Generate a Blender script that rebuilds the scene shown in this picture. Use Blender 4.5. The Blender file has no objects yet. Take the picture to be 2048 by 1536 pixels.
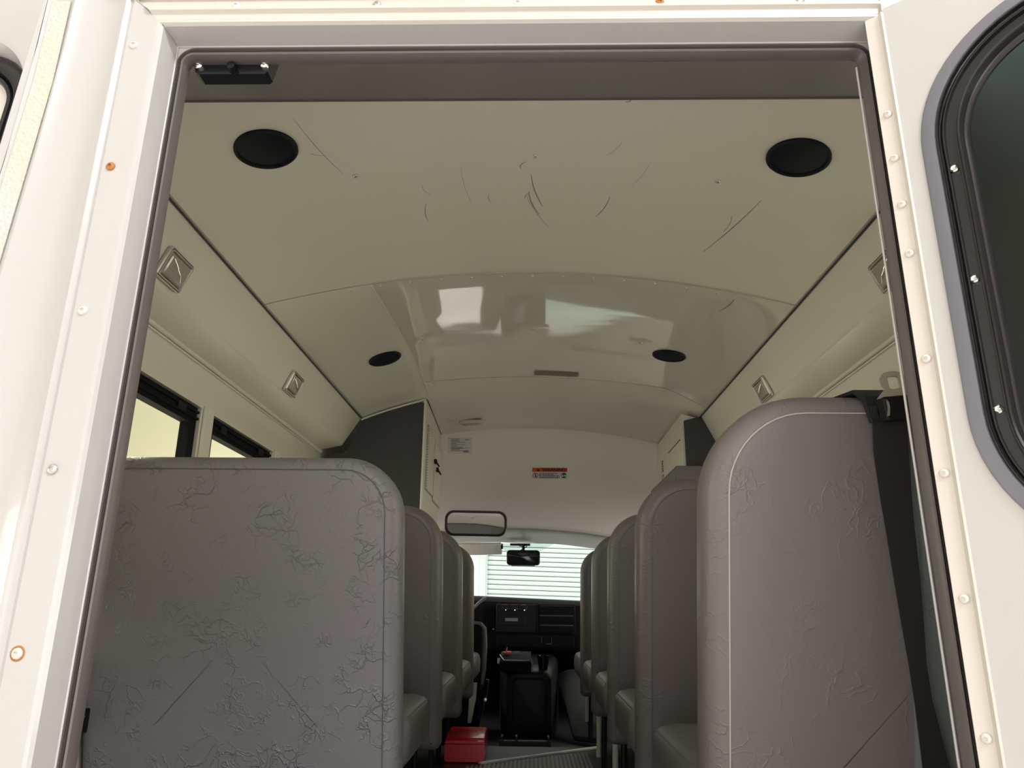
import bpy, bmesh, math, random
from mathutils import Vector, Matrix
random.seed(4)
S = bpy.context.scene
C = S.collection
PI = math.pi

# ------------------------------------------------------------------ camera, world, light, exposure
cd = bpy.data.cameras.new('camera'); cam = bpy.data.objects.new('camera', cd); C.objects.link(cam)
cd.sensor_width = 36; cd.lens = 1494.46 / 2048 * 36; cd.clip_start = 0.02
cam.matrix_world = Matrix(((0.99967095, -0.00408939, 0.02532337), (0.02304277, -0.29059489, -0.95656868),
                           (0.01127063, 0.95683744, -0.29040504))).to_4x4()
S.camera = cam
W = bpy.data.worlds.new('world'); S.world = W; W.use_nodes = True
W.node_tree.nodes['Background'].inputs[0].default_value = (0.9, 0.95, 1, 1)
W.node_tree.nodes['Background'].inputs[1].default_value = 0.3
S.view_settings.view_transform = 'Standard'; S.view_settings.look = 'None'
S.view_settings.gamma = 1; S.view_settings.use_curve_mapping = False
S.view_settings.exposure = 0.14
S.cycles.use_denoising = True
S.cycles.max_bounces = 10; S.cycles.diffuse_bounces = 6; S.cycles.glossy_bounces = 4; S.cycles.transparent_max_bounces = 12
S.cycles.caustics_reflective = False; S.cycles.caustics_refractive = False
S.cycles.sample_clamp_indirect = 6

GZ = -1.45      # garage ground; the bus floor is at -0.72, the eye at 0
FZ = -0.72

def area(name, loc, sx, sy, power, col=(1, .95, .88), target=None):
    l = bpy.data.lights.new(name, 'AREA'); l.shape = 'RECTANGLE'; l.size = sx; l.size_y = sy; l.energy = power; l.color = col
    o = bpy.data.objects.new(name, l); o.location = loc; C.objects.link(o)
    if target: o.rotation_euler = (Vector(target) - Vector(loc)).to_track_quat('-Z', 'Y').to_euler()
    return o
area('garage_light_behind', (1.9, -1.6, 3.1), 1.3, .5, 120, (1, .965, 1), (-0.6, 1.8, -0.3))
area('fill_light_behind', (0.0, -6.0, -0.15), 6.4, 2.5, 118, (1, .965, 1))  # added unseen light, sends brightness through the rear door onto the bulkhead
bpy.data.objects['fill_light_behind'].rotation_euler = (PI / 2, 0, 0)
area('fill_light_left', (-7.7, 1.6, -0.2), 11.0, 2.2, 330, (1, .96, .94), (0, 1.6, -0.2))  # added unseen light on the left, brightens the cabin through its windows
area('fill_light_right', (7.7, 1.6, -0.2), 11.0, 2.2, 330, (1, .96, .94), (0, 1.6, -0.2))  # its counterpart on the right, also an added light out of view
area('garage_light_beside_left', (-3.2, 4.6, 2.7), 1.0, 6.0, 420, (1, .95, .92))
area('garage_light_beside_right', (3.2, 4.6, 2.7), 1.0, 6.0, 420, (1, .95, .92))
area('garage_light_ahead', (0.0, 9.6, 3.5), 7.0, 1.4, 95, (.97, 1, .98))

# ------------------------------------------------------------------ materials
def mat(name, col, rough=.5, metal=0., coat=0., spec=.5, bump=None, vary=0., coat_rough=.05, alpha=1):
    m = bpy.data.materials.new(name); m.use_nodes = True; n = m.node_tree; b = n.nodes['Principled BSDF']
    b.inputs['Base Color'].default_value = (*col, 1); b.inputs['Roughness'].default_value = rough
    b.inputs['Metallic'].default_value = metal; b.inputs['Coat Weight'].default_value = coat
    b.inputs['Coat Roughness'].default_value = coat_rough; b.inputs['Specular IOR Level'].default_value = spec
    tc = n.nodes.new('ShaderNodeTexCoord')
    if vary:
        nz = n.nodes.new('ShaderNodeTexNoise'); nz.inputs['Scale'].default_value = 5; nz.inputs['Detail'].default_value = 5
        mx = n.nodes.new('ShaderNodeMix'); mx.data_type = 'RGBA'
        mx.inputs['A'].default_value = (*[c * (1 - vary) for c in col], 1); mx.inputs['B'].default_value = (*[min(1, c * (1 + vary)) for c in col], 1)
        n.links.new(tc.outputs['Object'], nz.inputs['Vector']); n.links.new(nz.outputs[0], mx.inputs['Factor'])
        n.links.new(mx.outputs['Result'], b.inputs['Base Color'])
    if bump:
        sc, st, dist = bump
        nz2 = n.nodes.new('ShaderNodeTexNoise'); nz2.inputs['Scale'].default_value = sc; nz2.inputs['Detail'].default_value = 3
        bp = n.nodes.new('ShaderNodeBump'); bp.inputs['Strength'].default_value = st; bp.inputs['Distance'].default_value = dist
        n.links.new(tc.outputs['Object'], nz2.inputs['Vector']); n.links.new(nz2.outputs[0], bp.inputs['Height'])
        n.links.new(bp.outputs[0], b.inputs['Normal'])
    return m

def vinyl(name, col, crease=.6, rough=.42, scale=16):
    """creased upholstery vinyl: sparse branching wrinkles over a fine grain"""
    m = mat(name, col, rough=rough, spec=.45); n = m.node_tree; b = n.nodes['Principled BSDF']; L = n.links.new
    tc = n.nodes.new('ShaderNodeTexCoord')
    warp = n.nodes.new('ShaderNodeTexNoise'); warp.inputs['Scale'].default_value = 11; warp.inputs['Detail'].default_value = 4
    L(tc.outputs['Object'], warp.inputs['Vector'])
    add = n.nodes.new('ShaderNodeMix'); add.data_type = 'VECTOR'; add.inputs['Factor'].default_value = .17
    L(tc.outputs['Object'], add.inputs['A']); L(warp.outputs['Color'], add.inputs['B'])
    hs = []
    for sc, wd in ((scale, .05), (scale * 1.9, .06)):
        v = n.nodes.new('ShaderNodeTexVoronoi'); v.feature = 'DISTANCE_TO_EDGE'; v.inputs['Scale'].default_value = sc
        L(add.outputs['Result'], v.inputs['Vector'])
        r = n.nodes.new('ShaderNodeMapRange'); r.inputs['From Min'].default_value = 0; r.inputs['From Max'].default_value = wd
        r.inputs['To Min'].default_value = 1; r.inputs['To Max'].default_value = 0; L(v.outputs['Distance'], r.inputs['Value'])
        k = n.nodes.new('ShaderNodeTexNoise'); k.inputs['Scale'].default_value = sc * .45; k.inputs['Detail'].default_value = 2
        L(tc.outputs['Object'], k.inputs['Vector'])
        kr = n.nodes.new('ShaderNodeMapRange'); kr.inputs['From Min'].default_value = .5; kr.inputs['From Max'].default_value = .62
        L(k.outputs[0], kr.inputs['Value'])
        mu = n.nodes.new('ShaderNodeMath'); mu.operation = 'MULTIPLY'; L(r.outputs[0], mu.inputs[0]); L(kr.outputs[0], mu.inputs[1])
        hs.append(mu)
    s = n.nodes.new('ShaderNodeMath'); s.operation = 'ADD'; L(hs[0].outputs[0], s.inputs[0]); L(hs[1].outputs[0], s.inputs[1])
    bp = n.nodes.new('ShaderNodeBump'); bp.inputs['Strength'].default_value = crease; bp.inputs['Distance'].default_value = .0016
    L(s.outputs[0], bp.inputs['Height'])
    g = n.nodes.new('ShaderNodeTexNoise'); g.inputs['Scale'].default_value = 260; g.inputs['Detail'].default_value = 2
    L(tc.outputs['Object'], g.inputs['Vector'])
    b2 = n.nodes.new('ShaderNodeBump'); b2.inputs['Strength'].default_value = .12; b2.inputs['Distance'].default_value = .001
    L(g.outputs[0], b2.inputs['Height']); L(bp.outputs[0], b2.inputs['Normal']); L(b2.outputs[0], b.inputs['Normal'])
    return m

def glass(name, tint=(1, 1, 1), refl=.08, rough=.0):
    m = bpy.data.materials.new(name); m.use_nodes = True; n = m.node_tree; n.nodes.clear(); L = n.links.new
    o = n.nodes.new('ShaderNodeOutputMaterial'); t = n.nodes.new('ShaderNodeBsdfTransparent'); t.inputs[0].default_value = (*tint, 1)
    g = n.nodes.new('ShaderNodeBsdfGlossy'); g.inputs['Roughness'].default_value = rough
    lw = n.nodes.new('ShaderNodeLayerWeight'); lw.inputs['Blend'].default_value = .3
    p = n.nodes.new('ShaderNodeMath'); p.operation = 'POWER'; L(lw.outputs['Facing'], p.inputs[0]); p.inputs[1].default_value = 3
    f = n.nodes.new('ShaderNodeMath'); f.operation = 'MULTIPLY_ADD'; L(p.outputs[0], f.inputs[0]); f.inputs[1].default_value = .5; f.inputs[2].default_value = refl
    x = n.nodes.new('ShaderNodeMixShader'); L(f.outputs[0], x.inputs[0]); L(t.outputs[0], x.inputs[1]); L(g.outputs[0], x.inputs[2]); L(x.outputs[0], o.inputs[0])
    return m

M = {}
M['paint'] = mat('warm_white_paint', (.49, .48, .465), .28, coat=.5, bump=(6, .05, .01))
M['paint_return'] = mat('warm_white_paint_satin', (.58, .54, .49), .4)
M['frp'] = mat('interior_panel', (.76, .735, .67), .30, coat=.7, coat_rough=.09, bump=(4.5, .10, .01))
M['bulk'] = mat('bulkhead_panel', (.84, .81, .74), .5, bump=(3, .08, .01))
M['frp_sheet'] = mat('interior_ceiling_sheet', (.76, .735, .67), .28, coat=1, coat_rough=.035)
M['duct'] = mat('duct_panel', (.77, .745, .68), .38, coat=.2, bump=(3, .08, .01))
M['trimgrey'] = mat('trim_grey_green', (.36, .36, .31), .4)
M['white_int'] = mat('cabinet_white', (.72, .71, .62), .35, coat=.2)
M['charcoal'] = mat('charcoal_panel', (.040, .042, .045), .6, bump=(120, .1, .001))
M['greyvinyl'] = vinyl('header_vinyl', (.16, .15, .16), .15)
M['seat'] = vinyl('seat_vinyl', (.235, .225, .24), 1.0)
M['seat_tall'] = vinyl('tall_seat_vinyl_lit', (.205, .185, .182), .45, scale=11)  # lighter copy of the smooth seat vinyl; extra light put into its colour
M['seat_side'] = vinyl('seat_boxing_vinyl', (.13, .126, .126), .35)
M['seat_soft'] = vinyl('seat_vinyl_smooth', (.155, .14, .14), .45, scale=11)
M['seat_teal'] = vinyl('seat_vinyl_blue_grey', (.17, .20, .205), .4)
M['thread'] = mat('thread', (.55, .53, .50), .7)
M['thread_dark'] = mat('thread_dark', (.12, .115, .115), .6)
M['rubber'] = mat('seal_rubber', (.115, .10, .095), .36, bump=(40, .15, .002), vary=.25)
M['rubber_blk'] = mat('black_rubber', (.012, .012, .014), .35)
M['window_frame'] = mat('window_frame_black', (.006, .006, .009), .7, spec=.12)
M['black'] = mat('black_plastic', (.006, .006, .007), .5, spec=.25)
M['black_soft'] = mat('black_grained', (.008, .008, .009), .75, spec=.12, bump=(200, .2, .001))
M['blacknavy'] = mat('speaker_black', (.003, .004, .009), .55, spec=.25)
M['blackgloss'] = mat('black_gloss', (.008, .009, .012), .12)
M['gasket'] = mat('grey_window_ring', (.15, .15, .175), .42)
M['channel'] = mat('black_window_channel', (.016, .014, .015), .22)
M['zinc'] = mat('zinc', (.62, .61, .58), .32, metal=1)
M['steel'] = mat('brushed_steel', (.62, .63, .58), .38, metal=.85, bump=(90, .1, .001))
M['chrome'] = mat('chrome', (.8, .8, .8), .08, metal=1)
M['alu'] = mat('aluminium_strip', (.75, .77, .76), .35, metal=.2)
M['rust'] = mat('rust', (.46, .20, .06), .7, vary=.5)
M['rivet'] = mat('painted_rivet', (.66, .63, .57), .35)
M['belt'] = mat('belt_webbing', (.010, .010, .011), .7, bump=(300, .3, .001))
M['red'] = mat('red_case', (.62, .008, .03), .28, coat=.4)
M['orange'] = mat('label_orange', (.62, .10, .03), .5)
M['redink'] = mat('label_red', (.38, .03, .03), .5)
M['blueink'] = mat('label_blue', (.05, .08, .26), .5)
M['labelwhite'] = mat('label_white', (.68, .67, .62), .5)
M['ink'] = mat('label_ink', (.012, .011, .012), .5)
M['greyink'] = mat('label_grey_ink', (.22, .21, .19), .6)
M['patch_tone'] = mat('ceiling_patch_tone', (.46, .44, .39), .5)
M['mirror'] = mat('mirror', (.75, .76, .74), .02, metal=1)
M['lens'] = mat('lamp_lens', (.40, .35, .32), .18, coat=1)
M['bulb'] = mat('lamp_reflector', (.8, .78, .74), .15, metal=.8)
M['glass_side'] = glass('side_glass', (.86, .88, .66), .08)
M['glass_front'] = glass('windscreen_glass', (.93, .98, .95), .06)
M['glass_door'] = glass('tinted_door_glass', (.035, .060, .048), .035, .02)
M['garage_wall'] = mat('garage_wall_paint', (.50, .51, .38), .8, vary=.02)
M['garage_front'] = mat('garage_front_paint', (.84, .82, .78), .8, vary=.02)
M['garage_ceiling'] = mat('garage_ceiling_paint', (.8, .8, .78), .8)
M['concrete'] = mat('concrete', (.68, .66, .64), .55, vary=.15)
M['shutter'] = mat('roller_shutter', (.52, .60, .59), .5)
M['shutter_gap'] = mat('shutter_joint', (.10, .13, .135), .6)
M['mat_black'] = mat('ribbed_rubber', (.022, .023, .024), .45)
M['floor_dark'] = mat('cab_floor', (.010, .011, .012), .4)
M['seatgrey'] = mat('driver_seat_trim', (.10, .105, .085), .6)
M['leggrey'] = mat('leg_paint', (.55, .55, .52), .4)
M['cream'] = mat('sun_visor_cream', (.66, .65, .55), .7)
def tape_mat():
    m = mat('reflective_tape', (.60, .58, .56), .3, coat=.4); n = m.node_tree; b = n.nodes['Principled BSDF']; L = n.links.new
    tc = n.nodes.new('ShaderNodeTexCoord')
    w = n.nodes.new('ShaderNodeTexVoronoi'); w.inputs['Scale'].default_value = 190; L(tc.outputs['Object'], w.inputs['Vector'])
    bp = n.nodes.new('ShaderNodeBump'); bp.inputs['Strength'].default_value = .9; bp.inputs['Distance'].default_value = .002
    L(w.outputs['Distance'], bp.inputs['Height']); L(bp.outputs[0], b.inputs['Normal'])
    nz = n.nodes.new('ShaderNodeTexNoise'); nz.inputs['Scale'].default_value = 7; L(tc.outputs['Object'], nz.inputs['Vector'])
    cr = n.nodes.new('ShaderNodeValToRGB'); cr.color_ramp.elements[0].position = .42; cr.color_ramp.elements[0].color = (.57, .56, .545, 1)
    cr.color_ramp.elements[1].position = .62; cr.color_ramp.elements[1].color = (.62, .57, .46, 1); L(nz.outputs[0], cr.inputs[0]); L(cr.outputs[0], b.inputs['Base Color'])
    return m
M['tape'] = tape_mat()
b_ = M['frp_sheet'].node_tree.nodes['Principled BSDF']; b_.inputs['Coat IOR'].default_value = 2.5

# ------------------------------------------------------------------ helpers
def thing(name, label, cat, loc=(0, 0, 0), group=None):
    o = bpy.data.objects.new(name, None); C.objects.link(o); o.location = loc; o.empty_display_size = .05
    o['label'] = label; o['category'] = cat
    if group: o['group'] = group
    return o
def origin(o):
    v = Vector((0, 0, 0))
    while o is not None: v += o.location; o = o.parent
    return v
def obj(name, bm, m, parent=None, local=False, smooth=35, bevel=0, sub=0, label=None):
    """link a bmesh given in world coordinates (or in the parent's, local=True) as one mesh object"""
    if parent is not None and not local: bmesh.ops.translate(bm, verts=bm.verts, vec=-origin(parent))
    bmesh.ops.recalc_face_normals(bm, faces=bm.faces)
    me = bpy.data.meshes.new(name); bm.to_mesh(me); bm.free()
    for mm in (m if isinstance(m, (list, tuple)) else [m]): me.materials.append(mm)
    o = bpy.data.objects.new(name, me); C.objects.link(o)
    if parent is not None: o.parent = parent
    if bevel:
        b = o.modifiers.new('bevel', 'BEVEL'); b.width = bevel; b.segments = 3; b.limit_method = 'ANGLE'; b.angle_limit = math.radians(40)
    if sub:
        s = o.modifiers.new('subdivision', 'SUBSURF'); s.levels = sub; s.render_levels = sub
    if smooth: me.polygons.foreach_set('use_smooth', [True] * len(me.polygons)); me.set_sharp_from_angle(angle=math.radians(smooth))
    if label: o['label'] = label
    return o
def tag(o, label, cat, group=None):
    o['label'] = label; o['category'] = cat
    if group: o['group'] = group
    return o
def struct(o):
    o['kind'] = 'structure'; return o
def B(): return bmesh.new()
def bx(bm, x0, x1, y0, y1, z0, z1, R=None, mi=0):
    P = [(x0, y0, z0), (x1, y0, z0), (x1, y1, z0), (x0, y1, z0), (x0, y0, z1), (x1, y0, z1), (x1, y1, z1), (x0, y1, z1)]
    v = [bm.verts.new(R @ Vector(p) if R else p) for p in P]
    for f in ((0, 1, 2, 3), (4, 5, 6, 7), (0, 1, 5, 4), (1, 2, 6, 5), (2, 3, 7, 6), (3, 0, 4, 7)):
        bm.faces.new([v[i] for i in f]).material_index = mi
    return bm
def loft(bm, loops, closed=True, cap0=False, cap1=False, mi=0):
    V = [[bm.verts.new(p) for p in L] for L in loops]
    n = len(V[0])
    for a, b in zip(V, V[1:]):
        for i in range(n if closed else n - 1):
            j = (i + 1) % n
            bm.faces.new((a[i], a[j], b[j], b[i])).material_index = mi
    if cap0: bm.faces.new(V[0]).material_index = mi
    if cap1: bm.faces.new(V[-1]).material_index = mi
    return bm
def tube(bm, pts, r, seg=8, caps=True, flat=None):
    pts = [Vector(p) for p in pts]; L = []
    up = Vector((0, 0, 1))
    for i, p in enumerate(pts):
        d = (pts[min(i + 1, len(pts) - 1)] - pts[max(i - 1, 0)]).normalized()
        if i == 0:
            a = d.cross(up if abs(d.z) < .95 else Vector((1, 0, 0))).normalized()
        else:
            a = (a - d * a.dot(d)).normalized()
        b = d.cross(a)
        rr = r[i] if isinstance(r, (list, tuple)) else r
        L.append([p + (a * math.cos(t) + b * math.sin(t)) * rr for t in [2 * PI * k / seg for k in range(seg)]])
    return loft(bm, L, True, caps, caps)
def rrect(x0, x1, z0, z1, r, n=8):
    """rounded rectangle outline, counter-clockwise in (x, z); r may be four radii: bl, br, tr, tl"""
    r = r if isinstance(r, (list, tuple)) else [r] * 4
    out = []
    for (cx, cz, a0), rr in zip(((x0, z0, PI), (x1, z0, 1.5 * PI), (x1, z1, 0), (x0, z1, .5 * PI)), r):
        ox = cx + rr if cx == x0 else cx - rr; oz = cz + rr if cz == z0 else cz - rr
        for k in range(n + 1):
            a = a0 + PI / 2 * k / n; out.append((ox + rr * math.cos(a), oz + rr * math.sin(a)))
    return out
def inset(P, d):
    n = len(P); out = []
    for i in range(n):
        a = Vector(P[i - 1]); b = Vector(P[i]); c = Vector(P[(i + 1) % n])
        e1 = b - a; e2 = c - b
        if e1.length < 1e-9: e1 = b - Vector(P[i - 2])
        if e2.length < 1e-9: e2 = Vector(P[(i + 2) % n]) - b
        n1 = Vector((-e1.y, e1.x)).normalized(); n2 = Vector((-e2.y, e2.x)).normalized()
        m = (n1 + n2).normalized(); k = max(.5, m.dot(n1))
        out.append(tuple(b + m * (d / k)))
    return out
def frame_on(o, ex, ez, ey):
    """maps local (x, y, z) to o + ex*x + ey*y + ez*z"""
    o, ex, ey, ez = map(Vector, (o, ex, ey, ez))
    return Matrix(((ex.x, ey.x, ez.x, o.x), (ex.y, ey.y, ez.y, o.y), (ex.z, ey.z, ez.z, o.z), (0, 0, 0, 1)))
def lathe(bm, prof, Mx, seg=32, cap=True):
    L = [[Mx @ Vector((r * math.cos(2 * PI * k / seg), y, r * math.sin(2 * PI * k / seg))) for k in range(seg)] for r, y in prof]
    return loft(bm, L, True, False, cap)
def screw(bm, Mx, r=.006):
    lathe(bm, [(r * 1.02, 0), (r, -.2 * r), (r * .8, -.45 * r), (r * .42, -.58 * r), (r * .40, -.30 * r), (r * .12, -.30 * r)], Mx, 12)
def text(name, body, size, Mx, m, parent, ext=.0003, bold=.0):
    c = bpy.data.curves.new(name, 'FONT'); c.body = body; c.size = size; c.extrude = ext; c.offset = bold; c.align_x = 'CENTER'; c.align_y = 'CENTER'
    o = bpy.data.objects.new(name, c); C.objects.link(o)
    dg = bpy.context.evaluated_depsgraph_get(); me = bpy.data.meshes.new_from_object(o.evaluated_get(dg)); bpy.data.objects.remove(o)
    me.transform(Mx); me.transform(Matrix.Translation(-origin(parent))); me.materials.clear(); me.materials.append(m)
    q = bpy.data.objects.new(name, me); C.objects.link(q); q.parent = parent; return q

XC = -0.012                      # centre line of the body
def zarc(x): return 1.10 - .15 * (x - XC) ** 2

# ------------------------------------------------------------------ the garage around the bus
def plain(name, m, *b):
    bm = B(); bx(bm, *b); return struct(obj(name, bm, m, smooth=0))
plain('floor_garage', M['concrete'], -8, 8, -9, 12.4, GZ - .1, GZ)
plain('ceiling_garage', M['garage_ceiling'], -8, 8, -9, 12.4, 5.4, 5.5)
plain('wall_garage_left', M['garage_wall'], -8.1, -8, -9, 12.4, GZ, 5.4)
plain('wall_garage_right', M['garage_front'], 8, 8.1, -9, 12.4, GZ, 5.4)
plain('wall_garage_back', M['garage_front'], -8, 8, -6.3, -6.2, GZ, 5.4)
bm = B(); bx(bm, -8, -.80, 12.2, 12.4, GZ, 5.4); bx(bm, 4.2, 8, 12.2, 12.4, GZ, 5.4); bx(bm, -.80, 4.2, 12.2, 12.4, 2.6, 5.4)
struct(obj('wall_garage_front', bm, M['garage_front'], smooth=0))
bm = B(); bx(bm, -7.99, -7.975, 8.2, 8.215, GZ, 5.4)
struct(obj('trim_garage_wall', bm, M['shutter_gap'], smooth=0))
# roller shutter with curved slats and its side guide
bm = B(); z = GZ; pitch = .0735; prof = []
while z < 2.65:
    for t in range(6):
        a = t / 5; prof.append((12.20 - .016 * math.sin(PI * a), z + a * pitch * .88, 0))
    prof.append((12.24, z + pitch * .91, 1)); prof.append((12.24, z + pitch * .985, 1)); z += pitch
V = [[bm.verts.new((x, y, zz - .022 * x)) for (y, zz, k) in prof] for x in (-.68, 4.25)]
for i in range(len(prof) - 1):
    f = bm.faces.new((V[0][i], V[0][i + 1], V[1][i + 1], V[1][i])); f.material_index = 1 if prof[i][2] or prof[i + 1][2] else 0
struct(obj('door_garage_shutter', bm, [M['shutter'], M['shutter_gap']], smooth=30))
bm = B(); bx(bm, -.80, -.70, 12.10, 12.21, GZ, 2.6); bx(bm, -.70, -.675, 12.13, 12.19, GZ, 2.6)
struct(obj('trim_shutter_guide', bm, M['shutter'], smooth=0))
bm = B(); bx(bm, -1.02, -.80, 12.12, 12.2, GZ, 2.7)
struct(obj('trim_shutter_jamb', bm, M['garage_front'], smooth=0, bevel=.01))

# ------------------------------------------------------------------ bus shell
def arc_sheet(bm, x0, x1, y0, y1, dz=lambda x, y: 0, nx=24, ny=2, thick=.0):
    rows = []
    for j in range(ny + 1):
        y = y0 + (y1 - y0) * j / ny
        rows.append([(x0 + (x1 - x0) * i / nx, y, zarc(x0 + (x1 - x0) * i / nx) + dz(x0 + (x1 - x0) * i / nx, y)) for i in range(nx + 1)])
    loft(bm, rows, False)
    if thick: loft(bm, [[(p[0], p[1], p[2] + thick) for p in r] for r in (rows[0], rows[-1])], False)
    return bm
XL, XR = XC - .90, XC + .90
bm = B(); arc_sheet(bm, XL - .05, XR + .05, .98, 4.62, lambda x, y: .09, 24, 4)
loft(bm, [[(XL - .35, .9, 1.22), (XR + .35, .9, 1.22)], [(XL - .35, 4.7, 1.22), (XR + .35, 4.7, 1.22)]], False)
ceil_o = struct(obj('ceiling', bm, M['frp']))
# rear sheet, centre sheet, side sheets, front sheet: each its own panel
bm = B(); arc_sheet(bm, XL, XR, 1.0, 2.335, lambda x, y: 0, 28, 8)
rear_sheet = obj('ceiling_panel', bm, M['frp'], ceil_o)
# rise of the centre sheet above the plain arch, in tenths of a millimetre: rows from x = -0.545 in steps of 5 cm, columns from y = 2.31 in steps of 3 cm
BOW = [(0,0,10,29,56,85,114,141,167,193,218,241,264,286,307,328,349,371,392,411,430,448,464,479,494,507,519,529,538,547,555,562,569,574,578,581,583,583,582,580,577,572,566,558,549,538),
(0,0,9,28,54,83,110,137,162,187,211,234,255,276,297,317,338,359,379,397,415,432,448,463,477,489,501,511,520,528,536,543,549,555,558,561,562,563,561,559,555,550,543,536,526,516),
(0,0,9,27,53,80,107,133,158,182,204,226,248,268,287,307,327,347,367,385,402,419,434,448,461,473,484,494,503,511,518,526,532,536,540,542,543,543,542,539,535,530,523,515,505,494),
(0,0,9,26,51,78,104,129,153,177,199,220,241,260,279,299,319,338,357,374,391,407,422,435,448,460,470,480,488,496,503,510,516,520,524,526,527,526,524,522,517,512,505,496,486,475),
(0,0,9,26,50,76,102,126,150,172,194,215,235,254,273,292,312,331,349,366,382,397,412,425,437,449,459,468,476,483,490,497,502,507,510,512,512,512,510,506,502,496,489,480,470,459),
(0,0,9,25,49,75,100,124,147,169,190,210,229,249,268,288,307,325,343,360,376,390,404,417,429,440,450,459,467,474,481,487,492,496,499,501,501,500,498,494,490,484,476,467,457,445),
(0,0,8,25,48,74,98,121,144,165,186,206,226,246,265,285,304,322,339,356,371,386,399,412,424,434,444,452,460,467,474,479,484,488,491,492,492,491,489,485,480,474,466,457,447,435),
(0,0,8,24,48,73,97,120,142,163,184,204,224,245,265,284,303,321,338,354,369,383,397,409,420,431,440,448,456,463,470,475,480,484,486,487,487,486,483,479,474,468,460,451,440,428),
(0,0,8,24,47,72,95,118,140,162,183,204,225,246,266,285,304,321,338,354,369,383,396,409,420,430,439,448,456,463,470,475,480,483,486,487,486,485,482,478,472,466,458,448,437,425),
(0,0,8,24,47,71,95,117,140,162,184,206,227,248,268,288,306,324,340,356,371,385,398,410,421,432,441,450,459,467,473,479,483,487,489,489,489,487,484,480,474,467,459,449,438,426),
(0,0,8,24,47,71,94,117,140,163,186,208,230,251,271,290,309,326,343,358,373,387,400,412,423,434,444,454,463,471,477,483,487,490,492,492,492,490,486,482,476,469,461,451,439,427),
(0,0,8,24,47,71,94,117,140,164,187,209,231,252,272,291,310,327,344,359,374,388,401,413,424,435,445,455,464,472,478,483,487,490,492,492,492,489,486,481,475,468,460,449,438,425),
(0,0,8,24,47,71,94,117,140,163,186,209,230,251,271,291,309,326,343,359,373,387,400,412,423,433,443,452,460,468,474,479,483,486,488,488,487,485,481,476,470,463,454,444,433,420),
(0,0,8,24,47,71,95,118,140,163,185,207,229,250,270,289,307,325,341,357,372,386,398,410,421,431,440,448,455,462,468,472,476,479,480,481,479,477,474,469,463,455,446,436,424,411),
(0,0,8,24,47,72,96,119,141,163,185,207,228,249,269,289,307,325,341,357,372,386,399,410,421,431,440,448,454,460,465,469,472,474,475,475,474,472,468,463,457,449,441,430,419,406),
(0,0,8,25,48,73,97,120,142,164,186,208,229,251,271,290,309,327,344,360,375,389,402,414,425,435,444,452,459,464,468,471,474,476,476,476,475,473,469,464,458,450,441,431,419,406),
(0,0,8,25,49,74,99,122,145,167,189,210,232,253,274,294,313,331,348,364,380,394,407,420,431,441,451,459,467,473,476,479,481,483,483,483,482,479,476,471,464,456,447,437,425,412),
(0,0,9,25,50,75,100,124,148,170,192,214,236,257,278,299,318,337,354,371,386,401,415,428,440,450,460,469,477,484,487,490,492,493,494,494,492,490,486,481,474,466,457,447,435,421),
(0,0,9,26,51,77,103,127,151,174,196,218,240,262,284,305,325,344,362,379,395,410,425,438,450,462,472,482,490,497,501,504,506,507,507,507,506,503,499,494,487,480,470,460,448,434),
(0,0,9,26,52,79,105,130,155,178,201,223,246,268,290,312,332,352,370,388,405,421,436,450,463,475,486,496,505,513,517,519,521,523,523,523,522,519,515,510,503,495,486,475,463,450),
(0,0,9,27,53,81,108,134,159,183,207,229,252,274,297,319,340,360,380,398,416,432,448,462,476,489,501,511,521,530,533,536,538,540,540,540,539,536,532,526,520,512,502,492,480,466),
(0,0,10,28,55,84,111,138,164,189,213,236,259,281,304,327,349,370,390,409,427,444,461,476,490,504,516,528,538,547,551,554,556,557,558,558,556,554,549,544,537,529,520,509,497,483),
(0,0,10,29,57,86,115,143,170,196,220,244,268,290,313,335,358,379,400,420,440,458,475,491,506,520,533,545,556,566,570,573,575,576,577,577,576,573,569,563,557,548,539,528,516,502),
(0,0,10,30,58,89,119,148,176,203,228,253,277,301,323,345,368,390,412,433,453,472,490,507,523,538,551,564,576,587,590,593,596,597,598,598,597,594,590,584,578,569,560,549,537,523),
(0,0,10,31,60,92,123,153,182,210,237,263,288,312,336,358,380,403,425,447,468,488,507,525,541,557,572,586,598,610,613,616,619,620,621,621,620,617,613,607,600,592,583,572,560,546),
(0,0,11,32,63,96,128,159,189,219,247,274,300,325,350,373,396,418,440,462,484,505,525,544,562,579,595,609,623,635,641,644,646,648,649,648,647,644,640,634,628,619,610,599,587,573),
(0,0,11,33,65,100,133,166,197,228,257,285,313,339,365,390,413,436,458,480,502,524,545,565,585,603,619,635,650,663,674,676,678,680,681,680,679,676,672,666,659,651,642,631,618,605),
(0,0,12,35,68,104,139,173,205,237,268,298,327,355,381,407,432,456,479,501,523,546,569,590,611,630,648,665,681,696,709,714,716,717,718,717,716,713,709,703,696,688,679,668,655,641),
(0,0,12,36,71,108,144,180,214,247,280,311,341,370,399,426,452,477,502,525,549,573,597,620,642,662,682,700,717,733,748,761,762,763,763,763,761,758,754,749,742,733,724,713,700,686)]

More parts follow.
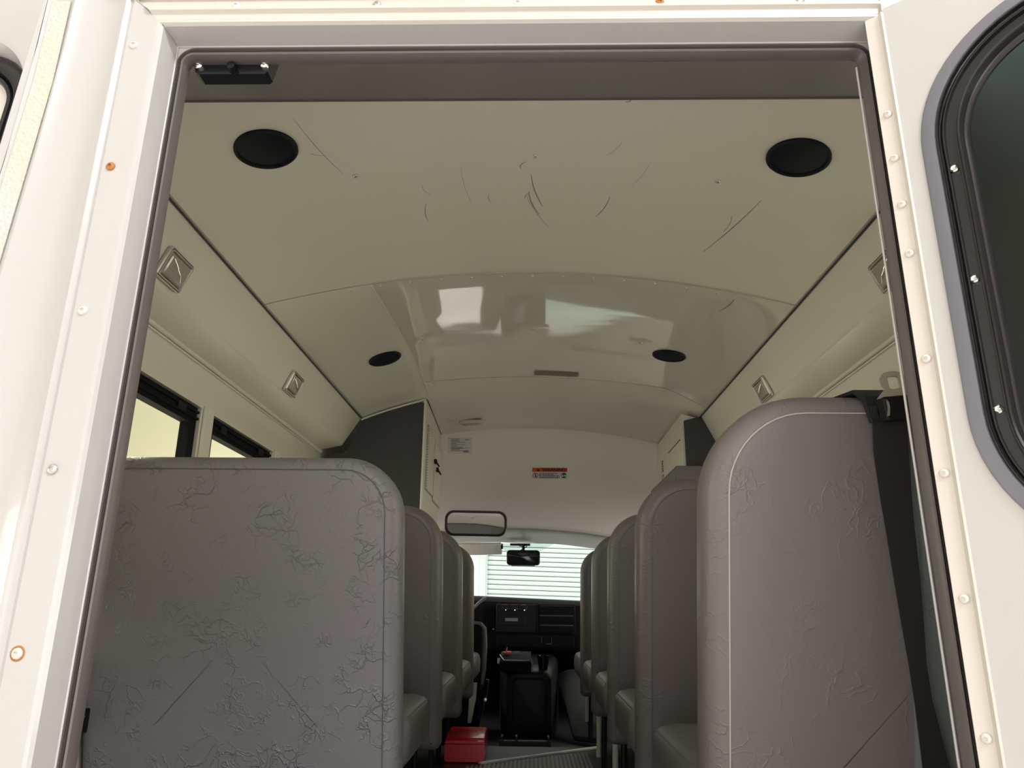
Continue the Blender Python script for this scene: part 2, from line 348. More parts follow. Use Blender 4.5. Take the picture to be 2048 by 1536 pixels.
def bow(x, y):
    """height of the bowed sheets above the arch; it fades towards both ducts and towards the front end"""
    k = 1.
    if y > 3.63: k = max(0, 1 - (y - 3.63) / .97)
    if x < -.545: k *= max(0, (x - XL) / (-.545 - XL)) ** .8
    if x > .68: k *= max(0, 1 - (x - .68) / (XR - .68)) ** 1.2
    u = min(27.99, max(0, (x + .545) / .05)); v = min(43.99, max(0, (min(y, 3.63) - 2.31) / .03)); i, j = int(u), int(v); u -= i; v -= j
    h = ((BOW[i][j] * (1 - u) + BOW[i + 1][j] * u) * (1 - v) + (BOW[i][j + 1] * (1 - u) + BOW[i + 1][j + 1] * u) * v) * 1e-4
    dim = 0
    for px, py in ((-.464, 2.99), (.008, 2.93), (.472, 3.04)):
        dim -= .003 * math.exp(-(((x - px) / .03) ** 2 + ((y - py) / .03) ** 2))
    return h * k + dim - .001
bm = B(); arc_sheet(bm, -.545, XR, 2.31, 3.64, bow, 60, 60)
centre_sheet = obj('ceiling_panel', bm, M['frp_sheet'], ceil_o, label='glossy bowed centre ceiling sheet')
bm = B(); arc_sheet(bm, XL, -.543, 2.325, 3.90, lambda x, y: bow(x, y) + .001, 12, 30); obj('ceiling_panel', bm, M['frp'], ceil_o)
bm = B(); arc_sheet(bm, -.56, XR, 3.62, 4.60, lambda x, y: bow(x, max(y, 3.63)) + .002, 36, 12); obj('ceiling_panel', bm, M['frp'], ceil_o)
# seams
bm = B(); tube(bm, [(XL + (XR - XL) * i / 30, 2.318, zarc(XL + (XR - XL) * i / 30) - .0005) for i in range(31)], .0022, 6)
obj('seam', bm, M['trimgrey'], ceil_o)
bm = B(); tube(bm, [(-.545 + (XR + .545) * i / 30, 3.63, zarc(-.545 + (XR + .545) * i / 30) + bow(-.545 + (XR + .545) * i / 30, 3.63) - .0002) for i in range(31)], .0018, 6)
obj('seam', bm, M['trimgrey'], ceil_o)
bm = B(); tube(bm, [(-.544, 2.33 + k * .05, zarc(-.544) + bow(-.544, 2.33 + k * .05) - .001) for k in range(31)], .0035, 6)
obj('seam', bm, M['frp'], ceil_o)
# screws in the ceiling
def ceil_screw(x, y, r=.005, m='zinc'):
    bm = B(); z = zarc(x) + (bow(x, y) if y > 2.36 else 0)
    screw(bm, frame_on((x, y, z), (1, 0, 0), (0, 1, 0), (0, 0, 1)), r); obj('screw', bm, M[m], ceil_o)
for x, y in ((-.456, 1.68), (.009, 1.64), (.48, 1.70)): ceil_screw(x, y, .007)
for k in range(13): ceil_screw(-.62 + k * .104, 2.345, .0042, 'chrome')
for x, y in ((-.464, 2.993), (.008, 2.934), (.472, 3.036)): ceil_screw(x, y, .008, 'zinc')
for x in (-.50, -.40, -.25, -.08, .10, .25, .5): ceil_screw(x, 3.66, .0045)
# scuffs: thin dark scratches standing in the gel coat
bm = B()
scr = [((-.02, 1.75), (.02, 1.92)), ((.0, 1.82), (-.03, 1.93)), ((-.07, 1.98), (.03, 2.12)), ((-.04, 1.9), (.06, 2.2)), ((.1, 1.4), (.25, 1.5)), ((-.35, 1.55), (-.28, 1.75)),
       ((.33, 1.85), (.27, 2.02)), ((.62, 1.78), (.70, 1.98)), ((.52, 2.0), (.68, 1.88)), ((-.42, 1.78), (-.36, 1.98)), ((-.55, 1.3), (-.40, 1.62)), ((.45, 2.43), (.52, 2.30)), ((-.15, 1.6), (-.10, 2.0)),
       ((.38, 1.33), (.32, 1.4)), ((-.36, 1.95), (-.37, 2.1))]
def on(px, py, z=1.08):
    v = Vector((px - 1024, 768 - py, -1494.46)); w = cam.matrix_world.to_3x3() @ v; t = z / w.z; return w.x * t, w.y * t
sc2 = [((1062, 362), (1085, 425), .0016), ((1057, 396), (1078, 441), .0014), ((1051, 402), (1097, 466), .0007), ((1520, 376), (1405, 490), .0015), ((1462, 414), (1445, 447), .0010),
       ((1220, 402), (1192, 442), .0016), ((852, 412), (856, 447), .0012), ((845, 378), (860, 395), .0007), ((588, 220), (688, 340), .0008), ((620, 290), (650, 300), .0006),
       ((921, 345), (945, 420), .0006), ((978, 398), (984, 420), .0008), ((1051, 337), (1041, 350), .0014), ((1262, 207), (1250, 214), .0012), ((1245, 290), (1215, 320), .0006),
       ((1466, 570), (1436, 597), .0016), ((1060, 398), (1050, 410), .0010), ((1300, 330), (1260, 380), .0005)]
for (a, b_, r) in sc2:
    (ax, ay), (bxx, by) = on(*a), on(*b_); pts = []
    for k in range(7):
        t = k / 6; x = ax + (bxx - ax) * t + .006 * math.sin(PI * t) * (1 if ax > 0 else -1); y = ay + (by - ay) * t
        pts.append((x, y, zarc(x)))
    tube(bm, pts, [r * (.3 + .7 * math.sin(PI * min(1, .1 + .8 * k / 6))) for k in range(7)], 5)
obj('scuff_mark', bm, M['greyink'], ceil_o, label='dark scratches in the ceiling panels')

# header panel above the door opening, rising from the door head to the ceiling
bm = B(); rows = []
for j in range(9):
    t = j / 8; row = []
    for i in range(29):
        x = XL + (XR - XL) * i / 28; ze = zarc(x) - .004; ye = ze / .7745
        row.append((x, .925 + (ye - .925) * t, .792 + (ze - .792) * t + .012 * math.sin(PI * t)))
    rows.append(row)
loft(bm, rows, False); loft(bm, [[(XL, .925, .792), (XR, .925, .792)], [(XL, .925, .86), (XR, .925, .86)]], False)
struct(obj('wall_back_header', bm, M['greyvinyl']))
bm = B(); tube(bm, [(XL + (XR - XL) * i / 28, (zarc(XL + (XR - XL) * i / 28) - .004) / .7745 - .002, zarc(XL + (XR - XL) * i / 28) - .006) for i in range(29)], .003, 6)
struct(obj('trim_header_edge', bm, M['thread_dark']))

# side ducts with rails
def duct(s, name):
    X = lambda a: XC + s * a
    pr = [(.898, 1.01), (.895, .98), (.966, .822), (.972, .815), (1.10, .792), (1.10, 1.05)]
    bm = B(); loops = []
    for y, k in ((.97, 0), (3.60, 0), (3.78, .01), (3.86, .035)):
        loops.append([(X(a + (k if 0 < i < 6 and False else 0) + k * (.5 if i in (2, 3) else 0)), y, z + (k * .35 if i in (2, 3, 4) else 0)) for i, (a, z) in enumerate(pr)])
    loft(bm, loops, True, True, True)
    o = struct(obj(name, bm, M['duct'], smooth=12))
    bm = B(); tube(bm, [(X(.893), .97, .983), (X(.893), 2.4, .983), (X(.893), 3.86, .983)], .0065, 8); obj('rail', bm, M['trimgrey'], o)
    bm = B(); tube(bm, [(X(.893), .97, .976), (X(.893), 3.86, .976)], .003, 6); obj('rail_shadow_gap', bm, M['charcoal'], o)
    bm = B(); tube(bm, [(X(1.092), .97, .792), (X(1.092), 3.84, .792)], .0085, 8); tube(bm, [(X(1.096), .97, .779), (X(1.096), 3.84, .779)], .004, 6)
    obj('rail', bm, M['duct'], o)
    return o
duct(-1, 'trim_duct_left'); duct(1, 'trim_duct_right')

# side walls with window openings
def sidewall(s, name, n0):
    X = XC + s * 1.10; X2 = X + s * .05
    ops = [(1.79 + .728 * k - .728, 2.414 + .728 * k - .728) for k in range(5)]
    ops = [(max(a, 1.12), b) for a, b in ops]
    bm = B(); lo, hi = min(X, X2), max(X, X2)
    bx(bm, lo, hi, .95, 4.7, .642, 1.1); bx(bm, lo, hi, .95, 4.7, FZ, -.16)
    ys = [.95] + [v for p in ops for v in p] + [4.7]
    for a, b in zip(ys[::2], ys[1::2]): bx(bm, lo, hi, a, b, -.16, .642)
    w = struct(obj(name, bm, M['frp'], smooth=0))
    for a, b in ops:       # bright lip above each opening and a slim post strip
        bm = B(); bx(bm, min(X, X - s * .004), max(X, X - s * .004), a - .006, b + .006, .642, .649); obj('window_lip', bm, M['white_int'], w, smooth=0)
    for (a, b), (c, d) in zip(ops, ops[1:]):
        bm = B(); bx(bm, min(X, X - s * .010), max(X, X - s * .010), b + .014, c - .018, -.16, .655); obj('window_post', bm, M['duct'], w, bevel=.004)
        for z in (.63,):
            bm = B(); screw(bm, frame_on((X, b + .09, z + .02), (0, -s, 0), (0, 0, 1), (s, 0, 0)), .005); obj('screw', bm, M['rivet'], w)
    for i, (a, b) in enumerate(ops):
        fr = B()
        for (p, q, r_, t) in ((a, b, .584, .642), (a, b, -.16, -.12), (a, a + .035, -.12, .584), (b - .045, b, -.12, .584)):
            bx(fr, min(X + s * .012, X + s * .045), max(X + s * .012, X + s * .045), p, q, r_, t)
        bx(fr, min(X + s * .004, X + s * .02), max(X + s * .004, X + s * .02), a, b, .60, .608); bx(fr, min(X + s * .004, X + s * .02), max(X + s * .004, X + s * .02), a, b, .622, .63)
        wi = struct(obj('window_%d' % (n0 + i), fr, M['window_frame'], smooth=0))
        lt = B(); bx(lt, min(X + s * .002, X + s * .012), max(X + s * .002, X + s * .012), b - .16, b - .10, .603, .628); bx(lt, min(X + s * .002, X + s * .012), max(X + s * .002, X + s * .012), a + .08, a + .13, .603, .628)
        obj('window_latch', lt, M['black'], wi, smooth=0)
        gl = B(); x = X + s * .03; f = gl.faces.new([gl.verts.new(p) for p in ((x, a + .03, -.13), (x, b - .04, -.13), (x, b - .04, .59), (x, a + .03, .59))]); obj('pane', gl, M['glass_side'], wi, smooth=0)
    return w
sidewall(-1, 'wall_left', 1); sidewall(1, 'wall_right', 6)

# bus floor: ribbed aisle mat over a dark floor, aluminium strip running diagonally at its front end
plain('floor', M['mat_black'], XC - 1.12, XC + 1.12, .92, 4.55, FZ - .05, FZ)
bm = B()
for k in range(30):
    x = -.30 + k * .0205
    ye = 4.06 + (x + .24) * .75 - .06 - .3 * max(0, x - .12)
    bx(bm, x, x + .010, 1.0, ye, FZ, FZ + .005)
ribs = struct(obj('floor_mat_ribs', bm, mat('rib_rubber', (.22, .22, .22), .35), smooth=0))
bm = B(); R = Matrix.Translation((-.245, 4.03, FZ)) @ Matrix.Rotation(math.atan2(.50, .62), 4, 'Z'); bx(bm, 0, .80, -.013, .013, 0, .010, R)
struct(obj('trim_floor_strip', bm, M['alu'], bevel=.002))
plain('floor_cab', M['floor_dark'], XC - 1.0, XC + 1.0, 4.55, 6.6, FZ - .16, FZ - .06)
bm = B(); bx(bm, -.17, .12, 4.60, 4.64, FZ - .06, FZ + .02)
for x in (-.16, -.08, .10): bx(bm, x, x + .012, 4.58, 4.66, FZ - .06, FZ + .045)
tag(obj('seat_rail', bm, M['black'], bevel=.003), 'low black metal rail on the cab floor behind the engine cover', 'rail')

# ------------------------------------------------------------------ cabinets flanking the front bulkhead
cab = thing('overhead_cabinet', 'tall white cabinet with charcoal rear panel and two narrow doors, left of the bulkhead', 'cabinet', (-.83, 4.25, .2))
bm = B(); P = [(-1.08, .70)] + [(-1.08, .44), (-.565, .44)] + [(x, zarc(x) + bow(x, 3.89) - .004) for x in (-.565, -.65, -.75, -.85, -.91)] + [(-.935, .87), (-.985, .80)]
loft(bm, [[(x, y, z) for x, z in P] for y in (3.89, 4.60)], True, True, True); obj('body', bm, M['white_int'], cab, smooth=0)
bm = B(); P2 = [(-1.08, .44), (-.575, .44), (-.575, zarc(-.575) + bow(-.575, 3.88) - .022)] + [(x, zarc(x) + bow(x, 3.88) - .016) for x in (-.59, -.65, -.75, -.85, -.905)] + [(-.93, .88), (-.98, .79), (-1.08, .775)]
loft(bm, [[(x, y, z) for x, z in P2] for y in (3.865, 3.89)], True, True, True); obj('rear_panel', bm, M['charcoal'], cab, smooth=0)
bm = B(); tube(bm, [(x, 3.862, zarc(x) + bow(x, 3.862) - .010) for x in (-.565, -.65, -.75, -.85, -.908)], .005, 6); tube(bm, [(-.568, 3.865, zarc(-.568) + bow(-.568, 3.865) - .01), (-.566, 3.865, .44)], .006, 6)
obj('edge_trim', bm, M['white_int'], cab)
for (y0, y1, z0, z1) in ((3.975, 4.255, .625, .965), (4.29, 4.60, .605, .95)):
    bm = B(); bx(bm, -.565, -.558, y0, y1, z0, z1); d = obj('door', bm, M['white_int'], cab, bevel=.003)
    bm = B()
    bx(bm, -.566, -.5605, y0 - .008, y0, z0 - .008, z1 + .008); bx(bm, -.566, -.5605, y1, y1 + .008, z0 - .008, z1 + .008)
    bx(bm, -.566, -.5605, y0, y1, z0 - .008, z0); bx(bm, -.566, -.5605, y0, y1, z1, z1 + .008)
    obj('door_gap', bm, M['trimgrey'], d, smooth=0)
bm = B()
for k in range(24): bx(bm, -.560, -.553, 3.962, 3.968, .63 + k * .0142, .637 + k * .0142)
obj('hinge', bm, M['trimgrey'], cab, smooth=0)
for (y, z) in ((4.262, .825), (4.36, .795)):
    bm = B(); bx(bm, -.558, -.545, y, y + .035, z - .012, z + .012); tube(bm, [(-.548, y + .017, z), (-.53, y + .017, z - .03)], .005, 6); bx(bm, -.545, -.54, y - .01, y + .01, z - .02, z - .005)
    obj('latch', bm, M['black'], cab, smooth=0)

rc = thing('overhead_cabinet', 'white cabinet with charcoal rear panel beside the duct, right of the bulkhead', 'cabinet', (.95, 4.25, .1))
bm = B(); P = [(1.06, .60), (.785, .60)] + [(x, zarc(x) - .012) for x in (.785, .83, .87)] + [(1.06, zarc(.9) - .02)]
loft(bm, [[(x, y, z) for x, z in P] for y in (3.80, 4.62)], True, True, True); obj('body', bm, M['white_int'], rc, smooth=0)
bm = B(); P = [(.795, .55), (1.06, .55), (1.06, .97), (.86, .973), (.795, .955)]
loft(bm, [[(x, y, z) for x, z in P] for y in (3.872 - .09, 3.80)], True, True, True); obj('rear_panel', bm, M['charcoal'], rc, bevel=.004)
bm = B(); P = [(.725, .43), (1.06, .43), (1.06, .71), (.735, .71), (.725, .70)]
loft(bm, [[(x, y, z) for x, z in P] for y in (3.74, 4.52)], True, True, True); obj('padded_ledge', bm, M['greyvinyl'], rc, bevel=.006)
bm = B(); bx(bm, .781, .785, 3.85, 4.2, .868, .871); obj('door_gap', bm, M['greyink'], rc, smooth=0)
lb = B(); bx(lb, .7835, .785, 4.36, 4.45, .715, .87); lbo = obj('instruction_label', lb, M['white_int'], rc, smooth=0)
lb = B()
for k in range(5): bx(lb, .782, .7838, 4.38 + (k % 2) * .008, 4.43, .855 - k * .014, .862 - k * .014)
obj('lettering', lb, M['ink'], lbo, smooth=0)
lb = B()
for (a, b, c, d) in ((4.375, 4.382, .733, .778), (4.428, 4.435, .733, .778), (4.375, 4.435, .733, .738), (4.375, 4.435, .773, .778)): bx(lb, .782, .7838, a, b, c, d)
bx(lb, .765, .784, 4.38, 4.46, .718, .729)
obj('marking', lb, M['redink'], lbo, smooth=0)

# ------------------------------------------------------------------ front bulkhead, cab roof, windscreen
def bulk(x, t):
    y = 4.585 + .075 * t + .44 * t ** 2.6
    zt = zarc(x) + .012; zb = .535 - .12 * x * x - .03 * x
    return (x, y, zt + (zb - zt) * (1 - (1 - t) ** 1.12))
bm = B(); loft(bm, [[bulk(-1.08 + 2.16 * i / 36, j / 20) for i in range(37)] for j in range(21)], False)
struct(obj('wall_front', bm, M['bulk'], smooth=50))
bm = B(); bx(bm, -1.24, 1.24, 4.60, 5.30, 1.22, 1.26); bx(bm, -1.24, 1.24, 5.26, 5.30, .60, 1.26)
for x in (-1.24, 1.10): bx(bm, x, x + .10, 4.60, 5.30, .45, 1.26)
struct(obj('ceiling_outer_cap', bm, M['paint'], smooth=0))
bm = B(); loft(bm, [[(x, y, z - .12 * x * x - .03 * x) for x in [-1.0 + 2.0 * i / 20 for i in range(21)]] for (y, z) in ((5.10, .537), (5.108, .521), (5.13, .518), (5.3, .515), (5.5, .510), (5.74, .498), (5.80, .50))], False)
struct(obj('ceiling_cab', bm, M['trimgrey'], smooth=50))
bm = B(); loft(bm, [[(x, y, z - .12 * x * x - .03 * x) for x in [-1.0 + 2.0 * i / 20 for i in range(21)]] for (y, z) in ((5.06, .552), (5.085, .532), (5.10, .533))], False)
struct(obj('trim_bulkhead_edge', bm, M['white_int'], smooth=50))
def ws(x, t): return (x, 5.76 + .82 * t - .12 * x * x, .496 - .1 * x * x - .44 * t)
bm = B(); loft(bm, [[ws(-.92 + 1.84 * i / 20, j / 6) for i in range(21)] for j in range(7)], False)
wso = struct(obj('window_windscreen', bm, M['glass_front'], smooth=60))
bm = B(); lo = [ws(x, .002) for x in (-.27, -.22, .08, .19)]; hi = [ws(-.12, .115), ws(-.08, .12), ws(.02, .12), ws(.05, .115)]
# shade band around the mirror mount, on the glass
bm2 = B(); v = [bm2.verts.new((p[0], p[1] - .004, p[2])) for p in (lo[0], lo[3], ws(.05, .16), ws(-.16, .16))]; bm2.faces.new(v); bm.free()
obj('mirror_shade_patch', bm2, glass('tint_patch', (.75, .82, .80), .05), wso, smooth=0)
for s, nm in ((-1, 'wall_cab_left'), (1, 'wall_cab_right')):
    x = XC + s * .99; bm = B(); lo_, hi_ = min(x, x + s * .04), max(x, x + s * .04)
    bx(bm, lo_, hi_, 4.5, 6.6, FZ - .1, -.20); bx(bm, lo_, hi_, 4.5, 4.75, -.20, .6); bx(bm, lo_, hi_, 4.75, 6.0, .46, .6); bx(bm, lo_, hi_, 5.95, 6.6, -.20, .1)
    struct(obj(nm, bm, M['black_soft'], smooth=0))
bm = B(); bx(bm, XC - 1.03, XC + 1.03, 6.56, 6.62, FZ - .1, .02); struct(obj('wall_cab_firewall', bm, M['black_soft'], smooth=0))

# ------------------------------------------------------------------ speakers, lamps
def put(o, *a): return o
spk = None
SPL = ['round black speaker in the ceiling just inside the header, above the left seats', 'round black speaker in the ceiling just inside the header, above the right seats',
       'small round black ceiling speaker beside the left cabinet', 'small round black ceiling speaker with a visible rim, front right']
for k, ((x, y), lab) in enumerate(zip(((-.63, 1.52), (.632, 1.555), (-.655, 3.16), (.615, 3.165)), SPL)):
    z = zarc(x) + (bow(x, y) if k > 1 else 0)
    t = thing('ceiling_speaker', lab, 'speaker', (x, y, z), 'speakers in the bus ceiling')
    f_ = (lambda a, b: zarc(a) + bow(a, b)) if k > 1 else (lambda a, b: zarc(a))
    gx = (f_(x + .07, y) - f_(x - .07, y)) / .14; gy = (f_(x, y + .07) - f_(x, y - .07)) / .14
    n = Vector((-gx, -gy, 1)).normalized(); ex = Vector((1, 0, gx)).normalized(); ey = n.cross(ex)
    t.location.z = z = min(f_(x + a, y + b) - gx * a - gy * b for a, b in ((.06, 0), (-.06, 0), (0, .06), (0, -.06), (0, 0))) - .001
    Mx = frame_on((0, 0, 0), ex, ey, n)
    bm = B(); lathe(bm, [(.0735, .002), (.0735, -.004), (.070, -.0075), (.0665, -.0075), (.064, -.003)], Mx, 48, False); obj('rim', bm, M['blacknavy'], t, local=True)
    bm = B(); lathe(bm, [(.0655, -.001), (.064, -.003), (.055, -.004), (.03, -.006), (.005, -.007)], Mx, 48)
    obj('grille', bm, M['blacknavy'], t, local=True)

LL = ['rectangular dome lamp on the left duct nearest the door', 'small rectangular dome lamp on the left duct, further in beside the cabinet', 'rectangular dome lamp on the right duct half hidden by the door seal', 'small rectangular dome lamp on the right duct above the front edge of the tall seat']
for (s, y), lab in zip(((-1, 1.80), (-1, 2.855), (1, 1.80), (1, 2.90)), LL):
    a, b = Vector((.895, 0, .98)), Vector((.958, 0, .833)); d = (b - a).normalized(); p = a + (b - a) * .80
    o0 = Vector((XC + s * p.x, y, p.z)); down = Vector((s * d.x, 0, d.z)); out = Vector((-s * abs(d.z), 0, -abs(d.x)))
    t = thing('dome_lamp', lab, 'lamp', o0, 'dome lamps on the side ducts')
    Mx = frame_on((0, 0, 0), (0, 1, 0), down, out)
    def ring(r0, y0, hw, hh, rr): return [Mx @ Vector((q[0], y0, q[1])) for q in rrect(-hw, hw, -hh, hh, rr, 5)]
    bm = B(); loft(bm, [ring(0, 0, .066, .044, .010), ring(0, .008, .066, .044, .010), ring(0, .011, .0635, .0415, .009), ring(0, .007, .0620, .0400, .008), ring(0, .013, .0600, .0380, .008), ring(0, .013, .0575, .0355, .006), ring(0, .006, .054, .032, .005)], True)
    obj('bezel', bm, M['steel'], t, local=True)
    bm = B(); loft(bm, [ring(0, .009, .054, .032, .005), ring(0, .0135, .051, .029, .006), ring(0, .0155, .046, .025, .006), ring(0, .017, .02, .010, .004)], True, False, True)
    obj('lens', bm, M['lens'], t, local=True, smooth=8)
    bm = B()
    for q in (((-.048, .012, -.026), (-.012, .022, -.004)), ((.048, .012, .026), (.010, .022, .004)), ((-.046, .013, -.026), (-.046, .013, .022)), ((-.012, .021, -.004), (.010, .021, .004))): tube(bm, [Mx @ Vector(w_) for w_ in q], .0014, 6)
    obj('reflector', bm, M['bulb'], t, local=True)
# narrow lamp on the ceiling ahead of the left cabinet
t = thing('strip_lamp', 'narrow clear strip lamp on the ceiling above the certificate plate', 'lamp', (-.36, 4.36, zarc(-.36)))
bm = B(); R = Matrix.Translation((-.36, 4.36, zarc(-.36) + bow(-.36, 4.36) - .006)) @ Matrix.Rotation(-.12, 4, 'Z'); bx(bm, -.07, .07, -.02, .02, -.016, .008, R); obj('housing', bm, M['steel'], t, bevel=.004)
bm = B(); bx(bm, -.055, .055, -.016, .016, -.022, -.014, R); obj('lens', bm, M['lens'], t, bevel=.003)
bm = B(); bx(bm, .015, .235, 3.535, 3.60, 0, .0); 
for v in bm.verts: v.co.z = zarc(v.co.x) + bow(v.co.x, v.co.y) - .003
tag(obj('ceiling_patch', bm, M['patch_tone'], smooth=0), 'faint darker rectangular patch on the ceiling at the second seam', 'tape')  # thin rectangle, darker than the ceiling sheet around it

# ------------------------------------------------------------------ things on the bulkhead
def bulk_frame(cx, cz):
    """frame on the bulkhead at height cz"""
    lo, hi = 0., 1.
    for _ in range(40):
        m_ = (lo + hi) / 2
        if bulk(cx, m_)[2] > cz: lo = m_
        else: hi = m_
    a, b = Vector(bulk(cx, lo - .03)), Vector(bulk(cx, lo + .03)); up = (a - b).normalized(); ex = (Vector(bulk(cx + .02, lo)) - Vector(bulk(cx - .02, lo))); ex.z = 0; ex.normalize()
    o = Vector(bulk(cx, lo)); n = ex.cross(up)   # points away from the viewer
    if n.y < 0: n = -n
    return o, ex, up, n
def flat_box(bm, Fr, x0, x1, z0, z1, d0, d1):
    o, ex, up, n = Fr; R = frame_on(o, ex, up, n); bx(bm, x0, x1, d0, d1, z0, z1, R)
Fr = bulk_frame(.121, .832); o0, ex, up, nn = Fr
t = thing('warning_label', 'orange and white sticker headed WARNING with red and blue round symbols, on the bulkhead', 'sticker', o0)
bm = B(); flat_box(bm, Fr, -.110, .110, -.037, .037, -.003, .002); lab_o = obj('backing', bm, M['labelwhite'], t, smooth=0)
bm = B(); flat_box(bm, Fr, -.110, .110, .011, .037, -.0042, -.0028); obj('orange_band', bm, M['orange'], t, smooth=0)
TM = lambda x, z: frame_on(o0 + ex * x + up * z - nn * .005, ex, -nn, up)   # text lies in local xy, so ey=up
def tmat(x, z, d=.005):
    p = o0 + ex * x + up * z - nn * d; e3 = -nn
    return Matrix(((ex.x, up.x, e3.x, p.x), (ex.y, up.y, e3.y, p.y), (ex.z, up.z, e3.z, p.z), (0, 0, 0, 1)))
text('heading', 'WARNING', .0300, tmat(.026, .0240), M['ink'], t, .0003, .0009)
bm = B(); R = frame_on(o0, ex, up, nn)
f0 = [(-.083, .0145), (-.063, .0145), (-.073, .034)]; loft(bm, [[R @ Vector((x, -.0055, z)) for x, z in f0], [R @ Vector((x, -.004, z)) for x, z in f0]], True, True, True); obj('hazard_triangle', bm, M['ink'], t, smooth=0)
bm = B()
for k, ln in enumerate((.118, .092, .126, .128, .120)):
    x = -.066; zz = .002 - k * .0076
    while x < -.066 + ln:
        w_ = random.uniform(.006, .016); bx(bm, x, min(x + w_, -.066 + ln), -.0042, -.003, zz - .0034, zz, R); x += w_ + .0022
obj('lettering', bm, M['ink'], t, smooth=0)
def ringm(bm, cx, cz, r1, r2, R, d=-.0044, n=28):
    loft(bm, [[R @ Vector((cx + r * math.cos(2 * PI * k / n), dd, cz + r * math.sin(2 * PI * k / n))) for k in range(n)] for r, dd in ((r1, -.003), (r1, d), (r2, d), (r2, -.003))], True)
bm = B(); ringm(bm, -.089, -.0135, .0175, .0140, R); bx(bm, -.014, .014, -.0044, -.003, -.0015, .0015, R @ Matrix.Translation((-.089, 0, -.0135)) @ Matrix.Rotation(PI / 4, 4, 'Y')); obj('prohibition_sign', bm, M['redink'], t, smooth=0)
bm = B(); ringm(bm, -.089, -.0045, .003, .0001, R); bx(bm, -.092, -.086, -.0043, -.003, -.024, -.008, R); obj('figure', bm, M['ink'], t, smooth=0)
bm = B()
def halfdisc(bm, cx, cz, r, a0, a1):
    P = [(cx + r * math.cos(a0 + (a1 - a0) * k / 14), cz + r * math.sin(a0 + (a1 - a0) * k / 14)) for k in range(15)]
    loft(bm, [[R @ Vector((x, d, z)) for x, z in P] for d in (-.0044, -.003)], True, True, True)
halfdisc(bm, .089, -.0135, .0175, .25, PI - .25); bx(bm, .086, .092, -.0044, -.003, -.03, -.004, R); obj('mandatory_sign', bm, M['blueink'], t, smooth=0)
bm = B(); ringm(bm, .089, -.0135, .0177, .0155, R); halfdisc(bm, .089, -.0135, .0175, PI + .6, 2 * PI - .6); obj('mandatory_sign_rim', bm, M['ink'], t, smooth=0)

Fr = bulk_frame(-.443, .99); o1, ex1, up1, nn1 = Fr
t = thing('certificate_plate', 'white certificate plate with fine grey print and four screws, beside the left cabinet', 'plate', o1)
bm = B(); flat_box(bm, Fr, -.078, .074, -.050, .050, -.003, .004); obj('plate', bm, M['labelwhite'], t, smooth=0)
bm = B(); R1 = frame_on(o1, ex1, up1, nn1)
for k in range(11):
    ln = random.choice((.055, .075, .035, .09)); bx(bm, -.058, -.058 + ln, -.0042, -.003, .040 - k * .0074, .0435 - k * .0074, R1)
bx(bm, -.058, .06, -.0042, -.003, -.016, -.014, R1); bx(bm, .02, .052, -.0042, -.003, -.043, -.03, R1); bx(bm, .03, .056, -.0042, -.003, .036, .040, R1)
obj('lettering', bm, M['greyink'], t, smooth=0)
for x in (-.072, .067):
    for z in (-.043, .043): bm = B(); screw(bm, R1 @ Matrix.Translation((x, -.003, z)), .0055); obj('screw', bm, M['zinc'], t)

# wide interior mirror
t = thing('interior_mirror', 'wide rounded interior mirror with black rim hanging before the bulkhead', 'mirror', (-.344, 4.77, .526))
tl = Matrix.Translation((-.344, 4.77, .526)) @ Matrix.Rotation(.10, 4, 'Z') @ Matrix.Rotation(-.03, 4, 'X') @ Matrix.Scale(.965, 4)
def rl(hw, hh, r, y): return [tl @ Vector((x, y, z)) for x, z in rrect(-hw, hw, -hh, hh, r, 8)]
bm = B(); loft(bm, [rl(.186, .066, .045, .0), rl(.190, .070, .048, -.006), rl(.197, .077, .052, -.008), rl(.203, .083, .056, -.002), rl(.200, .080, .054, .02), rl(.15, .05, .04, .03)], True, False, True); obj('rim', bm, M['rubber_blk'], t)
bm = B(); loft(bm, [rl(.187, .067, .046, -.002), rl(.02, .01, .006, -.0022)], True, False, True); obj('mirror_glass', bm, M['mirror'], t)
bm = B(); tube(bm, [tl @ Vector((0, .03, 0)), tl @ Vector((0, .05, .03)), (-.344, 4.86, .56)], .008, 8); obj('bracket', bm, M['black'], t)
# windscreen mirror with its cable
t = thing('rear_view_mirror', 'small black rear-view mirror hanging from the windscreen', 'mirror', (-.05, 5.5, .366))
def rm(hw, hh, r, y, dz=0): return [Vector((-.05 + x, 5.5 + y, .366 + z + dz - (.0 if z > 0 else .0))) for x, z in rrect(-hw, hw, -hh, hh, r, 6)]
bm = B(); loft(bm, [rm(.112, .047, .02, -.008), rm(.119, .053, .024, -.004), rm(.121, .054, .025, .01), rm(.105, .045, .02, .03), rm(.05, .02, .01, .045)], True, True, True); obj('housing', bm, M['blackgloss'], t)
bm = B(); bx(bm, -.135, .035, 5.49, 5.52, .305, .316); obj('lower_lip', bm, M['blackgloss'], t, bevel=.004)
bm = B(); tube(bm, [(-.05, 5.53, .40), (-.05, 5.6, .44), (-.05, 5.74, .475)], .01, 8); bx(bm, -.15, -.0, 5.66, 5.74, .468, .480); obj('mount', bm, M['black'], t)
bm = B(); tube(bm, [(-.085, 5.52, .47), (-.08, 5.52, .452), (-.06, 5.52, .446), (-.04, 5.52, .455), (-.025, 5.52, .455), (-.025, 5.52, .446), (-.05, 5.52, .432), (-.07, 5.52, .418)], .0035, 6); obj('cable', bm, M['black'], t)
